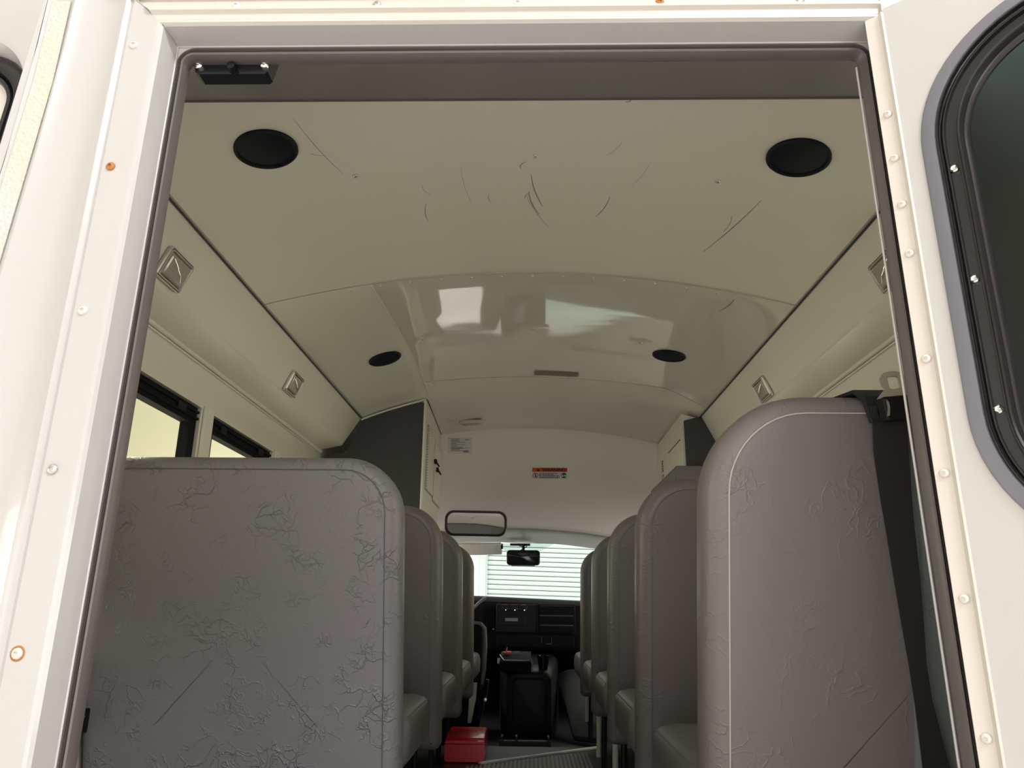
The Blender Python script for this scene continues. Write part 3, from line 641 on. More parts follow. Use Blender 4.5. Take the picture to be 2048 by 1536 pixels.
# sun visor
t = thing('sun_visor', 'cream sun visor folded up at the windscreen, below the wide mirror', 'visor', (-.40, 5.55, .47))
bm = B(); R = Matrix.Translation((-.40, 5.56, .468)) @ Matrix.Rotation(-.035, 4, 'Y') @ Matrix.Rotation(-.55, 4, 'X'); bx(bm, -.26, .19, -.03, .10, -.034, -.014, R); obj('panel', bm, M['cream'], t, bevel=.008)
bm = B(); bx(bm, .01, .15, -.02, .08, -.0355, -.0335, R); obj('label', bm, M['labelwhite'], t, smooth=0)
bm = B(); bx(bm, .185, .20, -.01, .03, -.034, -.016, R); obj('clip', bm, M['black'], t, smooth=0)

# ------------------------------------------------------------------ seats
def pillow(bm, out, prof, lean, cen, puff_f, puff_b):
    """closed cushion from an (x, z) outline; prof = (inset, y) from front seam to rear seam"""
    def P(q, y): return (q[0], y + (TOPZ - q[1]) * lean, q[1])
    loops = []
    cx, cz = cen
    def cap(ins, y, puff):
        base = inset(out, ins); r = []
        for k, (s_, u) in enumerate(((.06, .35), (.2, .75), (.45, 1.), (.75, 1.), (.97, 1.))):
            r.append([P((cx + (q[0] - cx) * (1 - s_), cz + (q[1] - cz) * (1 - s_)), y + puff * u) for q in base])
        return r
    loops += cap(prof[0][0], prof[0][1], puff_f)[::-1]
    for ins, y in prof: loops.append([P(q, y) for q in inset(out, ins)])
    loops += cap(prof[-1][0], prof[-1][1], puff_b)
    loft(bm, loops, True, True, True)
TOPZ = 1.08
def make_seat(s, w, kind, label, group):
    """s = +1: aisle edge at x = 0 and the seat runs to +x; origin on the floor below the top edge of the back"""
    t = thing('bus_seat', label, 'seat', (0, 0, 0), group)
    mx = (lambda o: [(s * x, z) for x, z in o]) 
    out = rrect(0, w, .24, TOPZ, (.03, .03, .04, .135), 10)
    if kind == 'tall': out = rrect(0, w, .24, TOPZ, (.03, .03, .05, .165), 12)
    prof = [(.034, .125), (.018, .121), (.006, .108), (0, .085), (0, .045), (.005, .020), (.014, .008), (.026, .0015), (.034, 0)]
    bm = B(); pillow(bm, out, prof, .27, (w / 2, .66), .005, -.004)
    if s < 0: bmesh.ops.scale(bm, vec=(-1, 1, 1), verts=bm.verts)
    m = M['seat'] if kind == 'big' else M['seat_tall'] if kind == 'tall' else M['seat_soft']
    obj('backrest', bm, m, t, local=True, smooth=80)
    for ins, y, mm, r in ((.036, -.0015, M['thread'] if kind == 'tall' else M['thread_dark'], .0014), (.030, .1245, M['thread_dark'], .0022)):
        L = [Vector((s * q[0], y + (TOPZ - q[1]) * .27, q[1])) for q in inset(out, ins)]
        L = L[len(L) // 4 * 2:] + L[:2]
        bm = B(); tube(bm, L, r, 6); obj('seam', bm, mm, t, local=True)
    if kind != 'back_only':
        bm = B(); out2 = rrect(-.012, w, .27, .76, (.05, .05, .06, .07), 8)
        loops = []
        for ins, z in ((.05, .33), (.02, .325), (.002, .345), (0, .38), (0, .415), (.006, .44), (.02, .455), (.05, .462)):
            loops.append([(s * q[0], q[1], z + .02 * math.sin(PI * min(1, max(0, (q[1] - .27) / .5)))) for q in inset(out2, ins)])
        loft(bm, loops, True, True, True); obj('seat_cushion', bm, M['seat_side'], t, local=True, smooth=80)
        L = [Vector((s * q[0], q[1], .447 + .02 * math.sin(PI * min(1, max(0, (q[1] - .27) / .5))))) for q in inset(out2, .010)]
        bm = B(); tube(bm, L[20:] + L[:2], .0022, 6); obj('seam', bm, M['thread_dark'], t, local=True)
        bm = B(); bx(bm, min(s * .03, s * (w - .03)), max(s * .03, s * (w - .03)), .30, .70, .30, .335); obj('seat_frame', bm, M['black'], t, local=True, bevel=.004)
        for y in (.34, .64):
            bm = B(); lx = .07 if s > 0 else .15; tube(bm, [(s * lx, y, .31), (s * (lx - .005), y, .15), (s * (lx - .01), y, 0)], .0125, 10); obj('leg', bm, M['leggrey'] if (y > .4 and s > 0) else M['black'], t, local=True)
        bm = B(); tube(bm, [(s * (w - .05), .34, .31), (s * (w - .05), .34, .0)], .0125, 10); obj('leg', bm, M['black'], t, local=True)
    return t
def dup(root, loc, label):
    r = root.copy(); C.objects.link(r); r.location = loc; r['label'] = label
    for ch in list(root.children):
        c = ch.copy(); C.objects.link(c); c.parent = r
        for g in list(ch.children):
            d = g.copy(); C.objects.link(d); d.parent = c
    return r
seatL = make_seat(-1, .784, 'big', 'wide grey vinyl bus seat, rear row left of the aisle, creased back', 'bus seats left of the aisle')
seatL.location = (-.318, 1.785, FZ)
seatLs = make_seat(-1, .765, 'soft', 'dark grey bus seat left of aisle, directly ahead of the wide creased seat', 'bus seats left of the aisle')
seatLs.location = (-.318, 2.66, FZ)
dup(seatLs, (-.318, 3.50, FZ), 'dark grey bus seat left of the aisle, second ahead of the wide creased seat')
dup(seatLs, (-.322, 4.30, FZ), 'front left bus seat, just behind the driver seat and the red case')
seatR = make_seat(1, .78, 'tall', 'tallest grey bus seat right of the doorway, with pale stitching and a black belt', 'bus seats right of the aisle')
seatR.location = (.298, 1.22, FZ)
seatRs = make_seat(1, .78, 'soft', 'dark grey bus seat right of the aisle, next ahead of the tall stitched seat', 'bus seats right of the aisle')
seatRs.location = (.298, 2.05, FZ)
dup(seatRs, (.298, 2.84, FZ), 'dark grey bus seat right of the aisle, second ahead of the tall stitched seat')
dup(seatRs, (.298, 3.63, FZ), 'dark grey bus seat right of the aisle, third ahead of the tall stitched seat')
dup(seatRs, (.300, 4.50, FZ), 'front right bus seat, furthest ahead beside the engine cover')
# belt on the tall seat: blue-grey outer section, webbing, housing and tongue
def yb(z): return 1.22 + (.36 - z) * .27      # rear face of the tall seat
bm = B(); out = rrect(.634, 1.06, -.40, .315, (.02, .02, .03, .02), 6)
loops = [[(q[0], yb(q[1]) + y - .004, q[1]) for q in inset(out, i_)] for i_, y in ((0, .02), (.002, -.012), (.010, -.02), (.03, -.023), (.08, -.026))]
loft(bm, loops, True, False, True); obj('outer_back_section', bm, M['seat_teal'], seatR, smooth=60, label='blue-grey outer section of the seat back')
belt = None
bm = B(); pts = []
strap = ((.325,.552,.606),(.295,.555,.608),(.256,.556,.610),(.178,.567,.615),(.150,.572,.617),(.062,.586,.626),(-.007,.597,.631),(-.076,.609,.635),(-.129,.617,.643),(-.233,.629,.670),(-.40,.645,.70),(-.62,.65,.71))
for (z, xa, xb) in strap:
    y = yb(z) - .045
    pts.append([(xa, y, z), (xb, y - .003, z), (xb, y, z), (xa, y + .003, z)])
loft(bm, pts, True, True, True); belt = obj('seat_belt', bm, M['belt'], seatR, smooth=60, label='black belt webbing hanging down the seat back')
bm = B(); loft(bm, [[(.553, 1.188, .30), (.608, 1.188, .30), (.608, 1.20, .30), (.553, 1.20, .30)], [(.550, 1.198, .345), (.62, 1.198, .345), (.62, 1.21, .34), (.550, 1.21, .34)], [(.543, 1.222, .363), (.65, 1.222, .363), (.65, 1.225, .358), (.543, 1.225, .358)], [(.525, 1.30, .366), (.68, 1.30, .366), (.68, 1.30, .36), (.535, 1.30, .36)], [(.54, 1.34, .34), (.68, 1.34, .34), (.68, 1.335, .33), (.54, 1.335, .33)]], True, True, True)
obj('belt_loop', bm, M['belt'], belt)
bm = B(); R = Matrix.Translation((.589, 1.160, .313)) @ Matrix.Rotation(-.10, 4, 'Y'); bx(bm, -.033, .036, -.014, .010, -.018, .020, R); obj('belt_housing', bm, M['black'], belt, bevel=.003)
bm = B(); lathe(bm, [(.019, 0), (.019, -.004), (.012, -.006), (.004, -.006)], Matrix.Translation((.557, 1.158, .312)) @ Matrix.Rotation(PI / 2, 4, 'Z') @ Matrix.Scale(.9, 4, (1, 0, 0)), 20); obj('rivet', bm, M['chrome'], belt)
bm = B(); T0 = R @ Matrix.Translation((-.006, -.004, .019)) @ Matrix.Scale(.66, 4, (0, 0, 1)) @ Matrix.Scale(.88, 4, (1, 0, 0))
outer = [(-.036, 0), (.036, 0), (.020, .018), (.019, .024), (.0235, .036), (.0235, .050), (.016, .062), (.005, .066), (-.005, .066), (-.016, .062), (-.0235, .050), (-.0235, .036), (-.019, .024), (-.020, .018)]
hole = rrect(-.0095, .0095, .021, .052, .005, 3); n_o = len(outer)
def resample(P, n):
    P = [Vector(p) for p in P] + [Vector(P[0])]; d = [0]
    for a, b in zip(P, P[1:]): d.append(d[-1] + (b - a).length)
    out = []
    for k in range(n):
        s_ = d[-1] * k / n; i = max(j for j in range(len(d)) if d[j] <= s_ + 1e-9); i = min(i, len(P) - 2)
        out.append(P[i].lerp(P[i + 1], (s_ - d[i]) / max(1e-9, d[i + 1] - d[i])))
    return out
def angsort(P, n, c):
    R_ = resample(P, 240); out = []
    for k in range(n):
        a = 2 * PI * k / n; out.append(min(R_, key=lambda q: abs((math.atan2(q.y - c[1], q.x - c[0]) - a + PI) % (2 * PI) - PI)))
    return out
ho = angsort(hole, 48, (0, .036)); oo = angsort(outer, 48, (0, .036))
loft(bm, [[T0 @ Vector((q.x, y, q.y)) for q in P_] for P_, y in ((ho, .0015), (ho, -.0015), (oo, -.0015), (oo, .0015), (ho, .0015))], True)
obj('belt_tongue', bm, M['steel'], belt, smooth=30)
# small buckle of the wide left seat
bm = B(); bx(bm, -1.085, -1.055, 1.90, 1.925, -.29, -.235); bb = obj('buckle', bm, M['black'], seatL, bevel=.004)
bm = B(); bx(bm, -1.08, -1.058, 1.895, 1.90, -.275, -.262); bx(bm, -1.075, -1.052, 1.892, 1.90, -.255, -.248); obj('buckle_tongue', bm, M['chrome'], bb, bevel=.002)

# ------------------------------------------------------------------ cab: dashboard, engine cover, driver seat
def DY(x): return -.035 * x
t = thing('dashboard', 'black dashboard across the cab with round heater knobs, radio and wide louvred vents', 'dashboard', (0, 6.0, -.3))
bm = B(); pr = [(5.96, -.30), (5.90, -.28), (5.885, -.17), (5.90, -.155), (5.905, .055), (5.93, .082), (6.0, .094), (6.5, .094), (6.5, -.3)]
loft(bm, [[(x, y + (.05 * (abs(x) / .95) ** 2), z + (DY(x) if z > 0 else 0)) for y, z in pr] for x in [-.97 + 1.94 * k / 16 for k in range(17)]], True, True, True); obj('dash_body', bm, M['black_soft'], t, smooth=40)
bm = B(); bx(bm, -.255, .045, 5.880, 5.91, -.155, .048); obj('centre_panel', bm, M['black'], t, bevel=.006)
for x in (-.189, -.121, -.049):
    bm = B(); Mx = frame_on((x, 5.880, .016), (1, 0, 0), (0, 0, 1), (0, 1, 0)); lathe(bm, [(.021, 0), (.021, -.008), (.016, -.010), (.016, -.02), (.012, -.022)], Mx, 20); kn = obj('heater_knob', bm, M['black'], t)
    bm = B()
    tube(bm, [(x + .019 * math.cos(a), 5.868, .016 + .019 * math.sin(a)) for a in [PI * (1.0 + k / 8) for k in range(9)]], .0022, 6); bx(bm, x + .004, x + .010, 5.856, 5.8575, .003, .008)
    obj('knob_highlight_ring', bm, M['chrome'], kn)
    bm = B()
    for k in range(7):
        a = PI * k / 6; bx(bm, x + .030 * math.cos(a) - .0015, x + .030 * math.cos(a) + .0015, 5.8785, 5.8802, .016 + .030 * math.sin(a) - .0015, .016 + .030 * math.sin(a) + .0015)
    obj('knob_scale', bm, M['labelwhite'], kn, smooth=0)
bm = B(); bx(bm, -.225, -.035, 5.872, 5.885, -.105, -.03); rd = obj('radio', bm, M['black'], t, bevel=.003)
bm = B(); bx(bm, -.186, -.09, 5.869, 5.873, -.075, -.052); obj('radio_display', bm, mat('lcd', (.11, .12, .10), .3), rd, smooth=0)
bm = B(); bx(bm, -.225, -.035, 5.874, 5.885, -.150, -.118); obj('storage_slot', bm, M['black'], t, smooth=0)
bm = B(); bx(bm, .045, .062, 5.876, 5.91, -.16, .048); bx(bm, .065, .34, 5.880, 5.91, -.160, .052); obj('vent_surround', bm, M['black_soft'], t, bevel=.006)
for k in range(9):
    bm = B(); R = Matrix.Translation((.2, 5.878, .038 - k * .023)) @ Matrix.Rotation(.5, 4, 'X'); bx(bm, -.125, .125, -.006, .010, -.0015, .0015, R); obj('vent_louvre', bm, M['seatgrey'] if k in (3, 6) else M['black'], t, smooth=0)
for k in range(7):
    bm = B(); bx(bm, -.375 + k * .016, -.371 + k * .016, 5.885, 5.9, -.12, .03); obj('side_vent_slat', bm, M['black'], t, smooth=0)
bm = B(); bx(bm, -.25, .33, 5.872, 5.89, -.262, -.178); lp = obj('lower_panel', bm, M['black_soft'], t, bevel=.01)
bm = B(); bx(bm, .085, .089, 5.868, 5.873, -.225, -.185); obj('socket_trim', bm, M['seatgrey'], lp, smooth=0)
bm = B(); bx(bm, .16, .163, 5.868, 5.873, -.235, -.185); bx(bm, .12, .161, 5.866, 5.872, -.234, -.229)
obj('socket_trim', bm, M['seatgrey'], lp, smooth=0)
bm = B(); bx(bm, -.278, -.268, 5.87, 5.888, -.135, -.130); obj('indicator', bm, M['labelwhite'], t, smooth=0)

t = thing('engine_cover', 'black moulded engine cover between the front seats below the dashboard', 'engine cover', (-.01, 5.4, FZ - .06))
def eloop(y, x0, x1, z0, z1, r): return [(x, y, z) for x, z in rrect(x0, x1, z0, z1, (.01, .01, r, r), 6)]
bm = B(); loft(bm, [eloop(5.24, -.12, .11, -.74, -.40, .04), eloop(5.25, -.15, .14, -.775, -.385, .06), eloop(5.32, -.17, .16, -.78, -.37, .06), eloop(5.6, -.2, .19, -.78, -.34, .06), eloop(5.9, -.22, .21, -.78, -.30, .06)], True, True, True); obj('cover_shell', bm, M['black'], t, smooth=50)
bm = B(); out = rrect(-.11, .105, -.70, -.425, .03, 6); L = [(x, 5.238, z) for x, z in out]; tube(bm, L + L[:1], .006, 8); bx(bm, -.03, .02, 5.232, 5.242, -.55, -.47); obj('cover_panel', bm, M['black'], t)
bm = B(); loft(bm, [[(x, y, z) for x, z in rrect(-.20, .01, -.385, z1, .01, 3)] for y, z1 in ((5.24, -.32), (5.30, -.285), (5.55, -.27))], True, True, True); cb = obj('console_bin', bm, M['black_soft'], t, smooth=30)
bm = B(); tube(bm, [(-.20, 5.30, -.282), (-.17, 5.24, -.312), (-.01, 5.24, -.312), (.01, 5.24, -.30), (.02, 5.235, -.375)], .0022, 6); obj('bin_edge', bm, M['zinc'], cb)
bm = B(); lathe(bm, [(.03, 0), (.04, .09), (.037, .09), (.028, .01)], frame_on((.09, 5.33, -.375), (1, 0, 0), (0, 1, 0), (0, 0, 1)), 20, True); obj('cup_holder', bm, M['blackgloss'], t)
bm = B(); bx(bm, -.215, -.198, 5.26, 5.262, -.335, -.30); obj('paper_sticker', bm, M['labelwhite'], cb, smooth=0)
bm = B(); tube(bm, [(-.175, 5.33, -.272), (-.15, 5.32, -.270), (-.125, 5.33, -.268)], [.008, .012, .008], 8); tube(bm, [(-.16, 5.32, -.262), (-.152, 5.32, -.235)], .005, 6)
tag(obj('key_fob', bm, mat('coral_fob', (.62, .12, .09), .4)), 'small coral-red key fob lying on top of the console bin', 'fob')
bm = B(); tube(bm, [(-.19, 5.31, -.275), (-.18, 5.305, -.268), (-.165, 5.31, -.276)], .003, 6); bx(bm, -.105, -.07, 5.33, 5.36, -.275, -.262); tag(obj('coin_tray', bm, M['gasket']), 'little silver metal piece beside the red key fob', 'tray')

bm = B(); rows = []
for j in range(10):
    u = j / 9; rows.append([(.17 + .30 * v_ + .10 * u * (1 - v_), 5.75 - .72 * u - .10 * v_, -.42 - .34 * u ** 1.4 + .035 * math.sin(5 * v_ + 2 * u) * (1 - u) + .10 * (v_ - .5) * (1 - u)) for v_ in [k / 9 for k in range(10)]])
loft(bm, rows, False); o = obj('floor_cover', bm, M['black'], smooth=80, sub=1); sm = o.modifiers.new('solid', 'SOLIDIFY'); sm.thickness = .006
tag(o, 'shiny black protective sheet draped in the passenger footwell, right of the engine cover', 'sheet')

t = thing('driver_seat', 'black driver seat seen edge-on beside the front left bus seat', 'driver seat', (-.58, 4.95, FZ - .06))
bm = B()
def dl(y, x0, x1, z0, z1, r): return [(x, y, z) for x, z in rrect(x0, x1, z0, z1, (.02, .02, r, .05), 6)]
loft(bm, [dl(4.90, -.86, -.315, -.44, -.085, .03), dl(4.905, -.865, -.300, -.45, -.075, .035), dl(4.96, -.87, -.285, -.45, -.07, .04), dl(5.04, -.86, -.29, -.45, -.08, .04), dl(5.06, -.84, -.31, -.44, -.09, .04)], True, True, True); obj('backrest', bm, M['black_soft'], t, smooth=50)
bm = B(); tube(bm, [(-.302, 4.93, -.44), (-.287, 4.94, -.35), (-.283, 4.94, -.2), (-.290, 4.94, -.10), (-.31, 4.93, -.078), (-.42, 4.93, -.074)], .020, 10); obj('side_piping', bm, M['seatgrey'], t)
bm = B(); bx(bm, -.86, -.30, 4.95, 5.45, -.58, -.45); obj('seat_cushion', bm, M['black_soft'], t, bevel=.03)
bm = B(); bx(bm, -.80, -.34, 5.0, 5.4, FZ - .06, -.58); obj('pedestal', bm, M['black'], t, bevel=.01)
bm = B(); loft(bm, [[(-.365, 4.86, -.425), (-.32, 4.86, -.425), (-.32, 4.88, -.425), (-.365, 4.88, -.425)], [(-.37, 4.86, -.55), (-.325, 4.86, -.52), (-.325, 4.88, -.52), (-.37, 4.88, -.55)], [(-.375, 4.86, -.66), (-.35, 4.86, -.66), (-.35, 4.88, -.66), (-.375, 4.88, -.66)]], True, True, True); obj('side_bracket', bm, M['leggrey'], t, bevel=.004)
bm = B(); tube(bm, [(-.253, 4.84, -.405), (-.265, 4.84, -.47), (-.285, 4.84, -.56), (-.305, 4.84, -.64), (-.32, 4.84, -.70)], [.014, .013, .012, .011, .012], 8); sb = obj('buckle_stalk', bm, M['black'], t)
bm = B(); tube(bm, [(-.262, 4.825, -.402), (-.244, 4.825, -.402), (-.250, 4.825, -.47), (-.272, 4.825, -.56), (-.29, 4.825, -.65)], .0022, 6); lathe(bm, [(.014, 0), (.012, -.01), (.004, -.012)], frame_on((-.265, 4.825, -.52), (1, 0, 0), (0, 0, 1), (0, 1, 0)), 12); obj('stalk_edge', bm, M['zinc'], sb)
t.location += Vector((-.012, .19, -.012))
# steering wheel edge
t = thing('steering_wheel', 'black steering wheel rim and stalk showing left of the heater knobs', 'steering wheel', (-.60, 5.55, -.08))
bm = B(); Rw = Matrix.Translation((-.60, 5.58, -.05)) @ Matrix.Rotation(-.45, 4, 'X'); L = [Rw @ Vector((.19 * math.cos(2 * PI * k / 40), 0, .19 * math.sin(2 * PI * k / 40))) for k in range(41)]; tube(bm, L, .014, 10, False); obj('rim', bm, M['black'], t)
bm = B(); lathe(bm, [(.07, .02), (.07, -.01), (.05, -.03), (.01, -.035)], Rw, 24)
for a in (0, PI, 1.5 * PI): tube(bm, [Rw @ Vector((.05 * math.cos(a), 0, .05 * math.sin(a))), Rw @ Vector((.185 * math.cos(a), 0, .185 * math.sin(a)))], .012, 8)
obj('hub', bm, M['black'], t)
bm = B(); tube(bm, [(-.43, 5.72, .00), (-.38, 5.72, .05), (-.335, 5.72, .085)], [.012, .011, .012], 8); tube(bm, [(-.335, 5.72, .085), (-.325, 5.72, .09)], .009, 8); obj('gear_lever', bm, M['gasket'], t)
bm = B(); tube(bm, [(-.6, 5.6, -.06), (-.6, 5.84, -.15)], .035, 12); obj('column', bm, M['black'], t)

# red case on the aisle floor
t = thing('red_case', 'small red plastic emergency case on the aisle floor behind the driver seat', 'case', (-.31, 4.2, FZ))
bm = B(); loft(bm, [[(x, y, z) for x, z in rrect(-.42, -.222, FZ + .004, z1, .012, 4)] for y, z1 in ((4.06, FZ + .10), (4.07, FZ + .112), (4.14, FZ + .125), (4.34, FZ + .125), (4.35, FZ + .115))], True, True, True); obj('case_body', bm, M['red'], t, smooth=30)
bm = B(); tube(bm, [(-.42, 4.058, FZ + .085), (-.222, 4.058, FZ + .085)], .003, 6); obj('case_seam', bm, M['red'], t)
bm = B()
for k in range(4): bx(bm, -.255 + k * .008, -.249 + k * .008, 4.052, 4.056, FZ + .098, FZ + .103)
obj('lettering', bm, M['labelwhite'], t, smooth=0)

# ------------------------------------------------------------------ rear wall, door frame, seal
DX0, DX1, DZ = -.520, .485, .787       # inner edge of the painted frame at y = .895
def upath(o):   # offset o outward: left bottom -> left top -> right top -> right bottom
    return [(DX0 - o, -1.3), (DX0 - o, DZ + o), (DX1 + o, DZ + o), (DX1 + o, -1.3)]
def usweep(bm, prof, right=True):
    for (o1, y1), (o2, y2) in zip(prof, prof[1:]):
        P, Q = upath(o1), upath(o2); segs = ((0, 1), (1, 2), (2, 3)) if right else ((0, 1), (1, 2))
        for a, b in segs:
            bm.faces.new([bm.verts.new(p) for p in ((P[a][0], y1, P[a][1]), (P[b][0], y1, P[b][1]), (Q[b][0], y2, Q[b][1]), (Q[a][0], y2, Q[a][1]))])
fr = None
bm = B(); usweep(bm, [(-.004, .908), (0, .905), (0, .8965), (.0015, .895), (.0068, .862), (.010, .8585), (.014, .857)], True)
fo = obj('door_frame_rear', bm, M['paint'], smooth=0); struct(fo)
bm = B()       # flange: left and top members
P, Q, K = upath(.014), upath(.053), upath(.056)
for A_, B_, y1, y2 in ((P, Q, .857, .857), (Q, K, .857, .8595)):
    bm.faces.new([bm.verts.new(p) for p in ((A_[0][0], y1, A_[0][1]), (A_[1][0], y1, A_[1][1]), (B_[1][0], y2, B_[1][1]), (B_[0][0], y2, B_[0][1]))])
obj('left_flange', bm, M['paint'], fo, smooth=0)
bm = B(); x0, x1 = DX0 - .014, DX1 + .0
pz = [(DZ + .0075, .8615), (DZ + .010, .8575), (DZ + .024, .857), (DZ + .027, .852), (DZ + .029, .8515), (DZ + .052, .862), (DZ + .056, .8515), (DZ + .18, .85)]
loft(bm, [[(x0 - max(0, z - DZ - .014) * 1.0, y, z) for z, y in pz], [(x1, y, z) for z, y in pz]], False); obj('head_flange', bm, M['paint_return'], fo, smooth=0)
bm = B(); tube(bm, [(DX0 - .0075, .8605, DZ + .0075), (DX0 - .052, .8555, DZ + .052)], .0009, 5); tube(bm, [(DX0 - .0015, .893, DZ + .0015), (DX0 - .0075, .8605, DZ + .0075)], .0009, 5); obj('mitre_joint', bm, M['trimgrey'], fo)
def fscrew(x, y, z, m='rivet', r=.0062, par=fo):
    bm = B(); screw(bm, frame_on((x, y, z), (1, 0, 0), (0, 0, 1), (0, 1, 0)), r); return obj('screw', bm, M[m], par)
for z, m in ((.757, 'rivet'), (.561, 'rust'), (.354, 'rivet'), (.153, 'zinc'), (-.051, 'rust')):
    o = fscrew(-.5615, .857, z, m)
    if z == -.051: o.data.materials.clear(); o.data.materials.append(M['rivet'])
    if m == 'rust': o['label'] = 'rusty screw' if z > 0 else 'screw with a rust ring'
bm = B(); ringR = frame_on((-.5615, .8568, -.051), (1, 0, 0), (0, 0, 1), (0, 1, 0)); lathe(bm, [(.0085, 0), (.0075, -.0006), (.0062, 0)], ringR, 20, False); obj('rust_ring', bm, M['rust'], fo)
for x, m in ((-.423, 'rivet'), (-.221, 'zinc'), (-.021, 'rivet'), (.179, 'rust'), (.375, 'zinc')):
    o = fscrew(x, .855, .822, m)
    if m == 'rust': o['label'] = 'rusty screw'

# rubber seal: left, head, right runs with rounded corners
def spath(o, yo):
    X0, X1, Z1 = DX0 + o, DX1 - o, DZ - o * 1.32; r = max(.004, .026 - o); out = [(X0, -1.3)]
    for k in range(9): a = PI - PI / 2 * k / 8; out.append((X0 + r + r * math.cos(a), Z1 - r + r * math.sin(a)))
    for k in range(9): a = PI / 2 - PI / 2 * k / 8; out.append((X1 - r + r * math.cos(a), Z1 - r + r * math.sin(a)))
    out.append((X1, -1.3)); return [(x, .0 + yo, z) for x, z in out]
bm = B(); loft(bm, [spath(o, y) for o, y in ((-.0002, .9), (.0005, .8965), (.0022, .8955), (.0030, .8975), (.0040, .8965), (.0052, .8945), (.0062, .8985), (.0072, .896), (.0095, .892), (.0118, .893), (.0138, .899), (.0142, .906), (.0135, .912))], False)
bm2 = bm
bm3 = bm; ends = []
so = struct(obj('trim_door_seal', bm, M['rubber'], smooth=25)); so.name = 'trim_door_seal'
bm = B()   # fill behind the rounded corners
for sx, X in ((1, DX0), (-1, DX1)):
    V = [(X, .898, DZ)] + [(X + sx * (.026 - .026 * math.cos(a)), .898, DZ - .026 + .026 * math.sin(a)) for a in [PI / 2 * k / 6 for k in range(7)]]
    bm.faces.new([bm.verts.new(v) for v in V])
obj('corner_fillet', bm, M['paint_return'], fo, smooth=0)
bm = B(); tube(bm, [(DX1 - .0165, .912, DZ - .03), (DX1 - .0165, .912, .2), (DX1 - .0165, .912, -1.2)], .0016, 6); obj('door_edge_bead', bm, M['paint'], fo)
# inner jamb returns closing the wall thickness
bm = B(); bx(bm, -1.14, DX0 - .045, .90, .96, -1.4, .86); bx(bm, DX1 + .05, 1.12, .90, .96, -1.4, .86); bx(bm, -1.14, 1.12, .90, .915, .80, 1.25); bx(bm, -.57, DX0 + .004, .905, .912, -1.4, .80); bx(bm, DX1 - .004, DX1 + .06, .905, .912, -1.4, .80)
struct(obj('wall_back', bm, M['paint_return'], smooth=0))

# left body panel: moulded pillar with ridges, tape strip, flat panel round the rear window
pl = [(-.576, .8595), (-.5785, .8605), (-.581, .8575), (-.5845, .8555), (-.589, .8585), (-.600, .8655), (-.618, .869), (-.640, .866), (-.653, .857), (-.6575, .8535), (-.662, .856), (-.668, .864), (-.675, .865), (-.697, .864), (-.703, .860)]
def taper(x, z): return x - max(0, (.70 - z)) * .060 * max(0, min(1, (-.600 - x) / .06)) + max(0, z - .7) * .0
bm = B(); loft(bm, [[(taper(x, z), y, z) for x, y in pl] for z in [-1.3 + 2.25 * k / 12 for k in range(13)]], False)
body = struct(obj('wall_back_outer_left', bm, M['paint'], smooth=30))
# panel with a rounded window recess
WX1, WZ1, WR = -.7215, .775, .085
def Tl(x, z, y): return (x - max(0, .70 - z) * .06, y, z)
bm = B()
N = 60; win = rrect(-1.06, WX1, .02, WZ1, WR, 14); rec = rrect(-1.05, WX1 + .013 - .012, .03, WZ1, WR - .004, 14)
outer = rrect(-1.24, -.703, -1.3, .95, .0005, 14)
def corr(out, inn):
    return out
loft(bm, [[Tl(x, z, .860) for x, z in outer], [Tl(x, z, .862) for x, z in inset(win, -.016)], [Tl(x, z, .866) for x, z in inset(win, -.008)], [Tl(x, z, .880) for x, z in inset(win, -.002)], [Tl(x, z, .905) for x, z in win], [Tl(x, z, .91) for x, z in inset(win, .06)]], True)
struct(obj('wall_back_outer_panel', bm, M['paint'], smooth=30))
bm = B(); loft(bm, [[Tl(x, z, y) for x, z in inset(win, d)] for d, y in ((0.0, .906), (.001, .893), (.010, .889), (.024, .892), (.027, .900), (.030, .894), (.035, .894), (.038, .902), (.042, .906))], True)
g = struct(obj('window_11', bm, M['channel'], smooth=40))
bm = B(); bm.faces.new([bm.verts.new(Tl(x, z, .902)) for x, z in inset(win, .040)]); obj('pane', bm, mat('dull_rear_glass', (.42, .40, .36), .12), g, smooth=0)
bm = B(); loft(bm, [[(x - max(0, .70 - z) * .060, y, z) for x, y in ((-.6705, .8635), (-.6705, .8622), (-.697, .8605), (-.6975, .864))] for z in [-.5 + 1.36 * k / 10 - .02 for k in range(11)]], False)
tp = tag(obj('reflective_tape', bm, M['tape'], smooth=20), 'pale honeycomb reflective tape strip beside the left rear window', 'tape')
bm = B(); bx(bm, DX1 + .05, 1.24, .862, .868, -1.3, .80); bx(bm, DX1 - .001, 1.24, .8515, .868, DZ + .014, .95); struct(obj('wall_back_outer_right', bm, M['paint'], smooth=0))
bm = B(); bx(bm, -1.24, 1.24, .86, 4.7, 1.24, 1.26); bx(bm, -1.24, 1.24, .85, .86, .945, 1.26); struct(obj('ceiling_outer_roof', bm, M['paint'], smooth=0))
for s in (-1, 1):
    bm = B(); x = XC + s * 1.16; x2 = x + s * .03; bx(bm, min(x, x2), max(x, x2), .87, 4.7, GZ + .4, -.17); bx(bm, min(x, x2), max(x, x2), .87, 4.7, .66, 1.25); bx(bm, min(x, x2), max(x, x2), .87, 1.1, -.17, .66); struct(obj('wall_outer_%s' % ('left' if s < 0 else 'right'), bm, M['paint'], smooth=0))

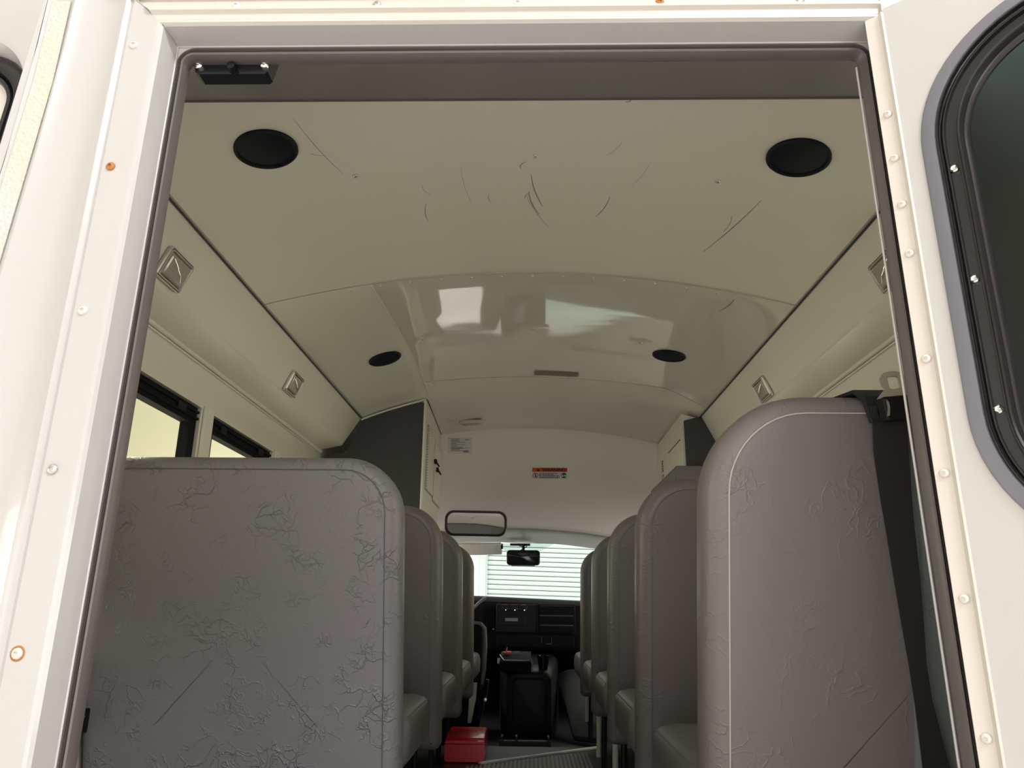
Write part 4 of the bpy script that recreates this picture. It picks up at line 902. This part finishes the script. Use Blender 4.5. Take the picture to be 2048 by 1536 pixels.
# ------------------------------------------------------------------ the open rear door at the right
P0 = Vector((.4637, .862, 0)); dd = Vector((.778, -.628, 0)); dn = Vector((.628, .778, 0))
DMx = Matrix(((dd.x, dn.x, 0, P0.x), (dd.y, dn.y, 0, P0.y), (0, 0, 1, 0), (0, 0, 0, 1)))      # local x along the door, y away from the viewer
door = thing('door_1', 'open rear door', 'door', (P0.x, P0.y, -.75)); del door['category']; del door['label']; door['kind'] = 'structure'
DWX0, DWX1, DWZ0, DWZ1, DWR = .0425, .80, .040, .742, .178
wout = rrect(DWX0, DWX1, DWZ0, DWZ1, DWR, 16)
dout = rrect(.0235, .93, -.80, .800, .0008, 16)
def D(x, y, z): return DMx @ Vector((x, y, z))
bm = B(); loft(bm, [[D(x, 0, z) for x, z in dout], [D(x, 0, z) for x, z in wout], [D(x, .03, z) for x, z in wout], [D(max(x, .06), .035, z) for x, z in dout], [D(x, 0, z) for x, z in dout]], True)
obj('door_panel', bm, M['paint'], door, smooth=30)
bm = B(); prh = [(-.001, .004), (.0, .001), (.017, .0035), (.0195, .0005), (.0215, -.0022), (.0238, .0)]
loft(bm, [[D(x, y, z) for x, y in prh] for z in (-.80, .795)], False); hs = obj('hinge_strip', bm, M['paint_return'], door, smooth=0)
zs = [.637, .570, .502, .433, .294, .156, .018, -.121, -.26]
for z in zs:
    bm = B(); screw(bm, DMx @ Matrix.Translation((.0095, .002, z)), .0052); obj('rivet', bm, M['rivet'], hs)
def wring(ds): return [[D(x, y, z) for x, z in inset(wout, d)] for d, y in ds]
bm = B(); loft(bm, wring([(-.001, .002), (0, -.0025), (.0025, -.004), (.0155, -.004), (.0170, -.002)]), True); wr = obj('window_ring', bm, M['gasket'], door, smooth=40)
bm = B(); loft(bm, wring([(.0170, -.002), (.0180, -.005), (.0192, -.005), (.0200, .002), (.0225, .004), (.0235, .001), (.0250, .001), (.0262, .007), (.036, .008), (.0370, .003), (.0385, .003), (.040, .0), (.0425, -.001), (.0450, .003), (.046, .010), (.049, .012), (.052, .018)]), True); obj('window_channel', bm, M['channel'], door, smooth=30)
bm = B(); bm.faces.new([bm.verts.new(D(x, .016, z)) for x, z in inset(wout, .048)]); obj('door_glass', bm, M['glass_door'], door, smooth=0)
bm = B(); bx(bm, .046, .052, -.001, .012, .30, .47, DMx); obj('weather_strip', bm, M['gasket'], door, bevel=.001)
for z in (.530, .381, .222, .10):
    bm = B(); lathe(bm, [(.0052, 0), (.005, -.004), (.0035, -.0055), (.0015, -.004)], DMx @ Matrix.Translation((DWX0 + .030 + (.0 if z > .2 else .02), .0075, z)), 16); obj('screw', bm, M['chrome'], wr)

# latch striker on the door head
t = thing('door_latch', 'black latch striker bracket with two screws at the left of the door head', 'latch', (-.445, .93, .78))
bm = B(); P = [(-.506, .792), (-.383, .792), (-.390, .757), (-.394, .753), (-.492, .753), (-.498, .757)]
loft(bm, [[(x, y, z) for x, z in P] for y in (.912, .935)], True, True, True); obj('bracket', bm, M['blackgloss'], t, smooth=0)
bm = B(); bx(bm, -.468, -.425, .906, .915, .770, .774); obj('striker_plate', bm, M['steel'], t, smooth=0)
bm = B(); lathe(bm, [(.006, 0), (.006, -.01), (.002, -.011)], frame_on((-.442, .912, .761), (1, 0, 0), (0, 0, 1), (0, 1, 0)), 14); obj('plunger', bm, M['black'], t)
for x in (-.493, -.395):
    bm = B(); lathe(bm, [(.0065, 0), (.006, -.004), (.003, -.006), (.001, -.004)], frame_on((x, .912, .767), (1, 0, 0), (0, 0, 1), (0, 1, 0)), 14); obj('screw', bm, M['chrome'], t)
